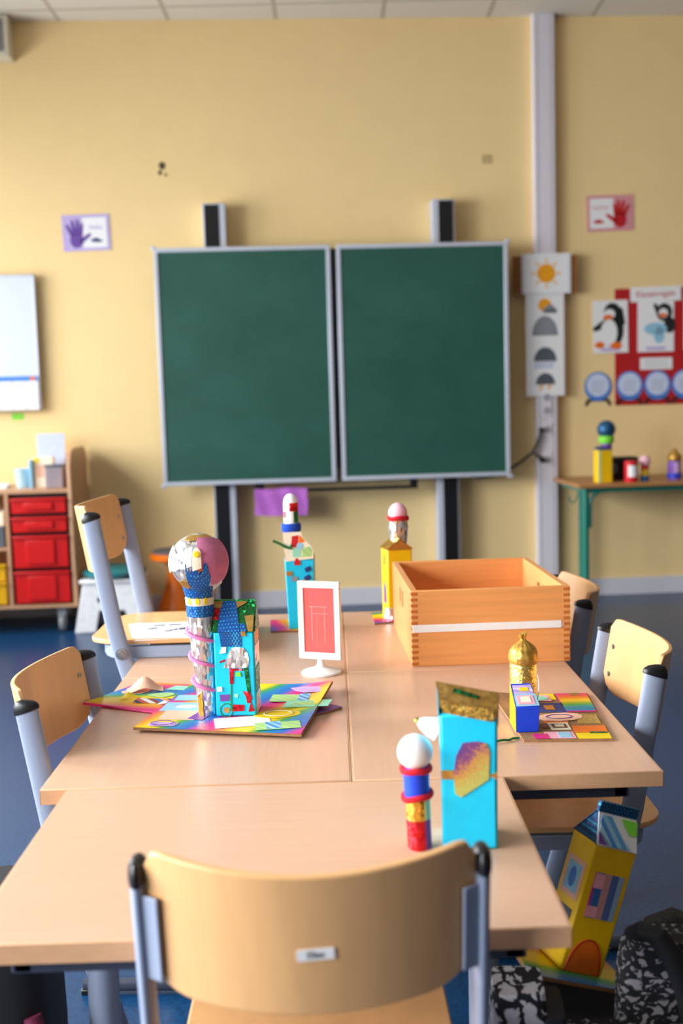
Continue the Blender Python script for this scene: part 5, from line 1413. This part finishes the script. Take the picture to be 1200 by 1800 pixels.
gt = MB().lathe([(0.0255, 0.005), (0.0265, 0.05), (0.0262, 0.088), (0.025, 0.091)], 32, (-0.038, 0.085, 0)).build('tower', 'goldholo', cg)
dm = MB()
prof_ = [(0.0255, 0.0885), (0.0282, 0.0925), (0.0292, 0.099), (0.0285, 0.107), (0.0258, 0.115), (0.0205, 0.1225), (0.0135, 0.1285), (0.0065, 0.133), (0.0042, 0.1365), (0.0062, 0.1415), (0.0085, 0.148)]
vs, fs = [], []
sg_ = 48
for i, (r_, z) in enumerate(prof_):
    for k in range(sg_):
        a = 2 * pi * k / sg_
        q = 1 + 0.09 * sin(13 * a + i * 0.25) * (i / 8) ** 1.5 * (i < 8) + (0.25 * sin(5 * a) if i >= 8 else 0)
        vs.append((-0.037 + r_ * q * cos(a), 0.085 + r_ * q * sin(a), z + (0.004 * cos(a) if i >= 9 else 0)))
for i in range(len(prof_) - 1):
    for k in range(sg_):
        fs.append([i * sg_ + k, i * sg_ + (k + 1) % sg_, (i + 1) * sg_ + (k + 1) % sg_, (i + 1) * sg_ + k])
fs.append([(len(prof_) - 1) * sg_ + k for k in range(sg_)])
dm.add(vs, fs).build('onion_dome', 'goldcrepe', gt)
hb = MB().add([(-0.04, -0.045, 0), (0.0, -0.045, 0), (0.0, 0.02, 0), (-0.04, 0.02, 0), (-0.041, -0.048, 0.047), (0.002, -0.046, 0.047), (-0.003, 0.015, 0.074), (-0.04, 0.015, 0.074)],
              [[0, 3, 2, 1], [4, 5, 6, 7], [0, 1, 5, 4], [1, 2, 6, 5], [2, 3, 7, 6], [3, 0, 4, 7]])
for i, p in enumerate(hb.v): hb.v[i] = Vector((p.x - 0.041, p.y - 0.045, p.z + 0.0055))
hbo = hb.build('small_carton', 'blue', cg, bevel=0.001)
hv = [Vector((p.x - 0.041, p.y - 0.045, p.z + 0.0055)) for p in (Vector((-0.041, -0.048, 0.047)), Vector((0.002, -0.046, 0.047)), Vector((-0.003, 0.015, 0.074)), Vector((-0.04, 0.015, 0.074)))]
def slopequad(s0, s1, v0, v1, lay, mat, name):
    def q(s_, v): return (hv[0] * (1 - s_) + hv[1] * s_) * (1 - v) + (hv[3] * (1 - s_) + hv[2] * s_) * v + Vector((0, -0.0003, 0.0007)) * (1 + lay)
    a = [q(s0, v0), q(s1, v0), q(s1, v1), q(s0, v1)]
    return MB().add(a + [p + Vector((0, -0.0002, 0.0006)) for p in a], [[3, 2, 1, 0], [4, 5, 6, 7], [0, 1, 5, 4], [1, 2, 6, 5], [2, 3, 7, 6], [3, 0, 4, 7]]).build(name, mat, hbo, smooth=0)
slopequad(0.03, 1.0, 0.02, 0.52, 0, 'paleblue', 'crayon_drawing'); slopequad(0.12, 0.85, 0.08, 0.45, 1, 'pink', 'crayon_drawing'); slopequad(0.28, 0.7, 0.15, 0.38, 2, 'cream', 'crayon_drawing')
slopequad(0.05, 0.95, 0.53, 0.9, 0, 'draw_lilac', 'lilac_drawing'); slopequad(0.35, 0.75, 0.63, 0.78, 1, 'yellowcard', 'drawn_window')
sv = [hb.v[3], hb.v[0], hb.v[4], hb.v[7]]
MB().add([p + Vector((-0.0006, 0, 0)) for p in sv] + [p + Vector((-0.0014, 0, 0)) for p in sv], [[0, 1, 2, 3], [7, 6, 5, 4], [0, 4, 5, 1], [1, 5, 6, 2], [2, 6, 7, 3], [3, 7, 4, 0]]).build('yellow_side', 'yellow', hbo, smooth=0)
MB().sheet(3, 10, lambda u: 0.0, lambda u: 1.0, lambda u, v: (-0.036 + 0.004 * sin(v * 2.6), -0.045 + 0.004 * u * (1 - v * 0.9), 0.046 + 0.052 * v), 0.0006).build('paper_strip', 'paper', hbo)
gpc = MB().tube([(-0.04, 0.0, 0.004), (-0.02, 0.006, 0.0055), (-0.008, 0.012, 0.003), (0.0, 0.018, 0.004), (0.012, 0.02, 0.004)], 0.0022, seg=8).build('pipe_cleaner_scrap', 'greenpipe', None)
gpc.location = (0.288, 0.165, TH - 0.0005)
tag(gpc, 'short green pipe cleaner scrap left of the patchwork base', 'craft scrap')

# ------------------------------------------------------------------ small round tower in front
tt_ = thing('tower_model', 'small round tower of red gold and blue foil with white ball', 'craft model', (0.0875, -0.265, TH), (0, 0.02, 0))
tt_.rotation_euler = (0, -0.03, 0)
t0 = MB().lathe([(0.016, 0), (0.0165, 0.003), (0.0165, 0.042)], 32).build('red_foil_tube', 'redfoil', tt_)
MB().sheet(8, 2, lambda u: 0.001, lambda u: 0.042, lambda u, v: (0.0168 * sin(0.85 + u * 0.35), -0.0168 * cos(0.85 + u * 0.35), v), 0.0005).build('purple_strip', 'purple', t0)
MB().lathe([(0.0166, 0.042), (0.0166, 0.07)], 32).build('gold_band', 'goldfoil', tt_)
tpatch(0, 0, 0.017, 0.55, 1.3, 0.0425, 0.0695, 'mint', t0, 'mint_strip')
MB().lathe([(0.0175, 0.07), (0.0172, 0.09), (0.0178, 0.112)], 32).build('blue_band', 'blue', tt_)
for z, dz in ((0.0735, 0.0025), (0.1105, 0.0)):
    MB().tube([(0.0185 * cos(a), 0.0185 * sin(a), z + dz * cos(a) + 0.001 * sin(3 * a)) for a in [2 * pi * k / 28 for k in range(28)]], 0.0042, seg=10, closed=True).build('pipe_cleaner_ring', 'redpipe', tt_)
MB().sphere((0, 0, 0.1335), 0.0238, 32, 18).build('ball', 'styro', tt_)

# ------------------------------------------------------------------ big turquoise carton in front
tq_ = thing('carton_house', 'tall turquoise carton with gold folded top on the nearest table', 'craft model', (0.158, -0.242, TH), (0, 0.0, -0.10), 'carton castle models')
b_ = MB()
for zz, x0, x1, y0, y1 in ((0.0, -0.037, 0.037, -0.036, 0.036), (0.10, -0.0375, 0.0375, -0.0365, 0.0365), (0.187, -0.039, 0.039, -0.037, 0.037)):
    b_.v += [Vector((x0, y0, zz)), Vector((x1, y0, zz)), Vector((x1, y1, zz)), Vector((x0, y1, zz))]
b_.f = [[0, 3, 2, 1], [8, 9, 10, 11]] + [[k, (k + 1) % 4, (k + 1) % 4 + 4, k + 4] for k in range(4)] + [[k + 4, (k + 1) % 4 + 4, (k + 1) % 4 + 8, k + 8] for k in range(4)]
tqb = b_.build('carton', 'turq', tq_, bevel=0.004)
def panel4(name, q, mat, parent, d=(0, -0.0012, 0.0004), **kw):
    q = [Vector(p) for p in q]; d = Vector(d)
    return MB().add(q + [p + d for p in q], [[3, 2, 1, 0], [4, 5, 6, 7], [0, 1, 5, 4], [1, 2, 6, 5], [2, 3, 7, 6], [3, 0, 4, 7]]).build(name, mat, parent, smooth=0, **kw)
gff = panel4('gold_front_flap', [(-0.037, -0.0385, 0.196), (0.037, -0.0385, 0.180), (0.041, -0.028, 0.212), (-0.042, -0.026, 0.2275)], 'goldpaper', tq_)
panel4('holographic_strip', [(-0.034, -0.0402, 0.190), (0.033, -0.0402, 0.177), (0.034, -0.0385, 0.193), (-0.034, -0.0385, 0.206)], 'goldholo', gff, (0, -0.0009, 0.0002))
panel4('gold_back_flap', [(-0.04, 0.037, 0.188), (0.04, 0.037, 0.186), (0.041, -0.0265, 0.212), (-0.042, -0.0245, 0.2275)], 'goldpaper', tq_, (0, 0.0008, 0.001))
panel4('green_foil_streak', [(-0.02, -0.0325, 0.216), (0.014, -0.0335, 0.206), (0.016, -0.0318, 0.210), (-0.018, -0.0305, 0.2215)], 'greenfoil', gff, (0, -0.0022, 0.0004))
for s in (-1, 1):
    za = 0.196 if s < 0 else 0.182
    zb = 0.2265 if s < 0 else 0.211
    MB().add([(s * 0.0385, -0.037, za - 0.012), (s * 0.0385, 0.036, 0.184), (s * 0.0405, -0.026, zb), (s * 0.0397, -0.037, za - 0.012), (s * 0.0397, 0.036, 0.185), (s * 0.0415, -0.026, zb)], [[0, 1, 2], [5, 4, 3], [0, 3, 4, 1], [1, 4, 5, 2], [2, 5, 3, 0]]).build('gable_end', 'turq' if s < 0 else 'goldpaper', tq_, smooth=0)
MB().prism([(-0.019, 0.078), (-0.011, 0.073), (0.026, 0.098), (0.028, 0.135), (0.024, 0.147), (0.012, 0.15), (-0.008, 0.148), (-0.017, 0.13), (-0.021, 0.105)], -0.0385, -0.0362).build('holographic_patch', 'rosefoil', tqb, smooth=0, label='rose gold holographic patch')
MB().prism(rect(-0.037, -0.021, 0.098, 0.11), -0.0384, -0.0362).build('gold_tape', 'goldpaper', tqb, smooth=0)
MB().prism([(0.037, 0.098), (0.026, 0.103), (0.037, 0.108)], -0.0386, -0.0362).build('gold_tape', 'goldpaper', tqb, smooth=0)
cn = MB().lathe([(0.016, 0), (0.014, 0.012), (0.008, 0.024), (0.004, 0.03)], 18, (0, 0, 0), Matrix.Translation((-0.041, 0.02, 0.148)) @ Matrix.Rotation(-1.15, 4, 'Y'), jit=0.08, rnd=random.Random(2)).build('paper_cone', 'styro', tq_, label='white crumpled paper cone')
MB().sphere((-0.0695, 0.02, 0.161), 0.0045, 12, 8, jit=0.1, rnd=random.Random(1)).build('gold_tip', 'goldfoil', cn)

# ------------------------------------------------------------------ papers on the hung chair
ps = thing('worksheet_stack', 'white printed worksheets lying on the seat of the hung chair', 'paper', (-0.455, 0.985, 0.6905), (0, 0, 0))
for k in range(3):
    o = quad_sheet('sheet', [(-0.055 + 0.004 * k, -0.09 - 0.003 * k), (0.175 - 0.003 * k, -0.075), (0.185, 0.12 + 0.002 * k), (-0.105 + 0.006 * k, 0.115)], 0.0012 + 0.0007 * k, 0.0005, 'sheet_lines' if k == 2 else 'paper', ps, lambda s_, v: 0.003 * (1 - v) * max(0, s_ - 0.3))
for cx_, cy_, l_, a_ in ((0.03, 0.02, 0.03, 0.75), (0.06, 0.03, 0.022, 0.6), (0.1, 0.01, 0.04, 0.7), (0.13, 0.05, 0.02, 0.6), (-0.03, 0.04, 0.012, 0.6), (-0.02, 0.075, 0.016, 0.1), (0.02, 0.08, 0.016, 0.1), (0.07, -0.03, 0.012, 0.5)):
    pts_ = [(-l_ + 2 * l_ * i / 12, 0.0035 * sin(i * 2.1)) for i in range(13)]
    poly = [(p_, r_ + 0.0012) for p_, r_ in pts_] + [(p_, r_ - 0.0012) for p_, r_ in reversed(pts_)]
    MB().slab([(cx_ + p_ * cos(a_) - r_ * sin(a_), cy_ + p_ * sin(a_) + r_ * cos(a_)) for p_, r_ in poly], 0.0036, 0.0052).build('handwriting', 'darkgrey', ps, smooth=0)

# ------------------------------------------------------------------ school bag with the leaning yellow carton
sb = thing('school_bag', 'black and white patterned school bag on the floor right of the nearest table', 'bag', (0.43, -0.10, 0), (0, 0, -0.08))
def softbox(x0, x1, y0, y1, z0, z1, r=0.04, puff=0.0, n=10):
    m = MB(); vs = []; fs = []
    import itertools
    prof = []
    hx_, hy_ = (x1 - x0) / 2, (y1 - y0) / 2
    cx, cy = (x0 + x1) / 2, (y0 + y1) / 2
    seg = 48
    levels = [(0.0, 0.86), (0.03, 0.97), (0.08, 1.0), (0.5, 1.0 + puff), (0.85, 1.0), (0.95, 0.96), (1.0, 0.88)]
    for t, s_ in levels:
        for k in range(seg):
            a = 2 * pi * k / seg
            ca_, sa_ = cos(a), sin(a)
            e = 0.32
            vs.append((cx + hx_ * s_ * math.copysign(abs(ca_) ** e, ca_), cy + hy_ * s_ * math.copysign(abs(sa_) ** e, sa_), z0 + (z1 - z0) * t))
    for i in range(len(levels) - 1):
        for k in range(seg):
            fs.append([i * seg + k, i * seg + (k + 1) % seg, (i + 1) * seg + (k + 1) % seg, (i + 1) * seg + k])
    fs.append(list(range(seg - 1, -1, -1))); fs.append([(len(levels) - 1) * seg + k for k in range(seg)])
    return m.add(vs, fs)
softbox(-0.185, 0.20, -0.09, 0.11, 0.0, 0.318, puff=0.03).build('body', 'blackcloth', sb)
softbox(-0.235, -0.155, -0.185, -0.095, 0.02, 0.43, puff=0.02).build('front_pocket', 'bag_big', sb, label='front pocket with large white shapes on black')
softbox(-0.165, -0.13, -0.19, -0.09, 0.02, 0.398, puff=0.02).build('navy_panel', 'navy', sb)
MB().tube([(-0.131, -0.194, 0.05), (-0.129, -0.196, 0.2), (-0.128, -0.194, 0.37)], 0.004, seg=8).build('piping', 'tealpipe', sb, label='teal piping')
softbox(-0.135, 0.03, -0.185, -0.085, 0.02, 0.345, puff=0.02).build('middle_pocket', 'bag_print', sb)
softbox(0.02, 0.26, -0.04, 0.10, 0.0, 0.40, puff=0.03).build('rear_compartment', 'bag_print', sb)
softbox(-0.045, 0.22, -0.112, -0.045, 0.02, 0.47, puff=0.03).build('side_compartment', 'bag_print', sb)
MB().tube([(-0.022, -0.085, 0.47), (-0.012, -0.105, 0.487), (0.005, -0.118, 0.485), (0.026, -0.124, 0.455), (0.042, -0.127, 0.41), (0.054, -0.128, 0.35), (0.06, -0.128, 0.28), (0.062, -0.128, 0.1)], 0.016, 0.011, seg=12, up=Vector((0, 1, 0))).build('shoulder_strap', 'blackcloth', sb)
MB().tube([(0.02, 0.04, 0.39), (0.03, 0.04, 0.425), (0.06, 0.04, 0.437), (0.10, 0.04, 0.42), (0.14, 0.04, 0.385), (0.16, 0.04, 0.35)], 0.016, 0.011, seg=12, up=Vector((0, 1, 0))).build('carry_handle', 'strapgrey', sb)

gy = thing('castle_model', 'yellow carton with crayon windows leaning on the school bag', 'craft model', (0.331, -0.07, 0.368), (0, radians(18.5), radians(12)), 'carton castle models')
gy.rotation_mode = 'XYZ'
gy.rotation_euler = (Matrix.Rotation(radians(18.5), 3, 'Y') @ Matrix.Rotation(radians(-7), 3, 'X') @ Matrix.Rotation(radians(14), 3, 'Z')).to_euler('XYZ')
quad_sheet('base_cardboard', [(-0.105, -0.075), (0.085, -0.07), (0.095, 0.085), (-0.085, 0.085)], -0.0028, 0.005, 'kraft', gy)
quad_sheet('painted_paper', [(-0.104, -0.074), (0.084, -0.069), (0.094, 0.084), (-0.084, 0.084)], 0.0002, 0.0009, 'rainbow4', gy)
cbm = carton_body(0.075, 0.07, 0.2)
for i, p in enumerate(cbm.v): cbm.v[i] = Vector((p.x, p.y, p.z + 0.0008))
gyb = cbm.build('carton', 'yellow', gy, bevel=0.003)
MB().add([(-0.036, -0.0355, 0.198), (0.036, -0.0355, 0.198), (0.034, -0.012, 0.247), (-0.034, -0.012, 0.247), (-0.036, -0.0368, 0.199), (0.036, -0.0368, 0.199), (0.034, -0.0132, 0.248), (-0.034, -0.0132, 0.248)], [[3, 2, 1, 0], [4, 5, 6, 7], [0, 1, 5, 4], [1, 2, 6, 5], [2, 3, 7, 6], [3, 0, 4, 7]]).build('crayon_flap', 'paper', gyb, smooth=0)
RMg = Matrix.Translation((0, -0.0375, 0.2)) @ Matrix.Rotation(-math.atan2(0.0235, 0.049), 4, 'X')
for poly, mt in (([(-0.034, 0.018), (-0.018, 0.0), (0.024, 0.001), (0.008, 0.016), (-0.012, 0.046), (-0.03, 0.046)], 'draw_blue'), ([(-0.034, 0.002), (-0.012, 0.001), (-0.028, 0.016), (-0.034, 0.02)], 'purple'), ([(0.006, 0.046), (0.034, 0.046), (0.034, 0.024), (0.02, 0.024)], 'lime')):
    MB().prism(poly, -0.0014, -0.0006, RMg).build('crayon_stripe', mt, gyb, smooth=0)
MB().b2(-0.036, 0.034, -0.016, -0.008, 0.245, 0.262).build('ridge_foil', 'darkbluefoil', gyb, bevel=0.001)
MB().add([(-0.037, -0.035, 0.198), (-0.037, 0.035, 0.198), (-0.034, -0.012, 0.246), (-0.031, -0.035, 0.198), (-0.031, 0.035, 0.198), (-0.031, -0.012, 0.244)], [[0, 1, 2], [5, 4, 3], [0, 3, 4, 1], [1, 4, 5, 2], [2, 5, 3, 0]]).build('gable_foil', 'darkbluefoil', gyb, smooth=0)
MB().add([(-0.037, 0.036, 0.199), (0.037, 0.036, 0.199), (0.034, -0.010, 0.247), (-0.034, -0.010, 0.247), (-0.037, 0.0372, 0.2), (0.037, 0.0372, 0.2), (0.034, -0.0088, 0.248), (-0.034, -0.0088, 0.248)], [[0, 1, 2, 3], [7, 6, 5, 4], [0, 4, 5, 1], [1, 5, 6, 2], [2, 6, 7, 3], [3, 7, 4, 0]]).build('back_flap', 'darkbluefoil', gyb, smooth=0)
MB().prism(rect(-0.023, 0.028, 0.088, 0.158), -0.0366, -0.0352).build('crayon_window', 'draw_multi', gyb, smooth=0)
MB().prism(rect(-0.0225, -0.006, 0.134, 0.157), -0.0372, -0.0366).build('crayon_pane', 'pink', gyb, smooth=0)
MB().prism(rect(-0.0225, -0.004, 0.089, 0.106), -0.0372, -0.0366).build('crayon_pane', 'pink', gyb, smooth=0)
SM = Matrix(((0, 1, 0, 0), (1, 0, 0, 0), (0, 0, 1, 0), (0, 0, 0, 1)))
def gside(poly, t0_, t1_, mat, name):
    return MB().prism(poly, t0_, t1_, Matrix.Translation((-0.0376, 0, 0)) @ SM).build(name, mat, gyb, smooth=0)
gside(rect(-0.028, 0.026, 0.105, 0.165), -0.0008, 0.0, 'peach', 'side_window')
gside(rect(-0.02, 0.018, 0.113, 0.157), -0.0014, -0.0008, 'paleblue', 'side_pane')
gside(ngon(-0.001, 0.135, 0.009, 0.016), -0.002, -0.0014, 'globe', 'side_oval')
gside(rect(-0.024, 0.022, 0.06, 0.09), -0.0008, 0.0, 'darkgrey', 'side_door')
MB().prism(dome(0, 0.002, 0.03, 0.052), -0.036, -0.0353).build('orange_door', 'orange', gyb, smooth=0, label='orange painted door')
MB().tube([(0.03 * cos(a), -0.0362, 0.002 + 0.052 * sin(a)) for a in [pi * k / 16 for k in range(17)]], 0.0012, seg=6, up=Vector((0, 1, 0))).build('door_outline', 'red', gyb)
MB().b2(0.0378, 0.0385, -0.02, 0.02, 0.09, 0.15).build('side_drawing', 'paper', gyb, smooth=0)

# second bag, dark, under the nearest table at the left
lb = thing('school_bag', 'dark school bag with maroon panel on the floor at the lower left', 'bag', (-0.60, -0.05, 0), (0, 0, 0.1))
softbox(-0.16, 0.12, -0.12, 0.12, 0.0, 0.50, puff=0.03).build('body', 'blackcloth', lb)
MB().sphere((-0.02, -0.125, 0.24), 0.12, 32, 18, (1, 0.3, 1)).build('round_pocket', 'maroon', lb)
MB().tube([(-0.02 + 0.122 * cos(a), -0.13, 0.24 + 0.122 * sin(a)) for a in [2 * pi * k / 40 for k in range(40)]], 0.004, seg=8, closed=True, up=Vector((0, 1, 0))).build('piping', 'grey', lb)
MB().tube([(0.105, -0.12, 0.36), (0.125, -0.135, 0.3), (0.13, -0.14, 0.2), (0.12, -0.13, 0.08)], 0.014, 0.01, seg=12, up=Vector((0, 1, 0))).build('strap', 'maroon', lb)
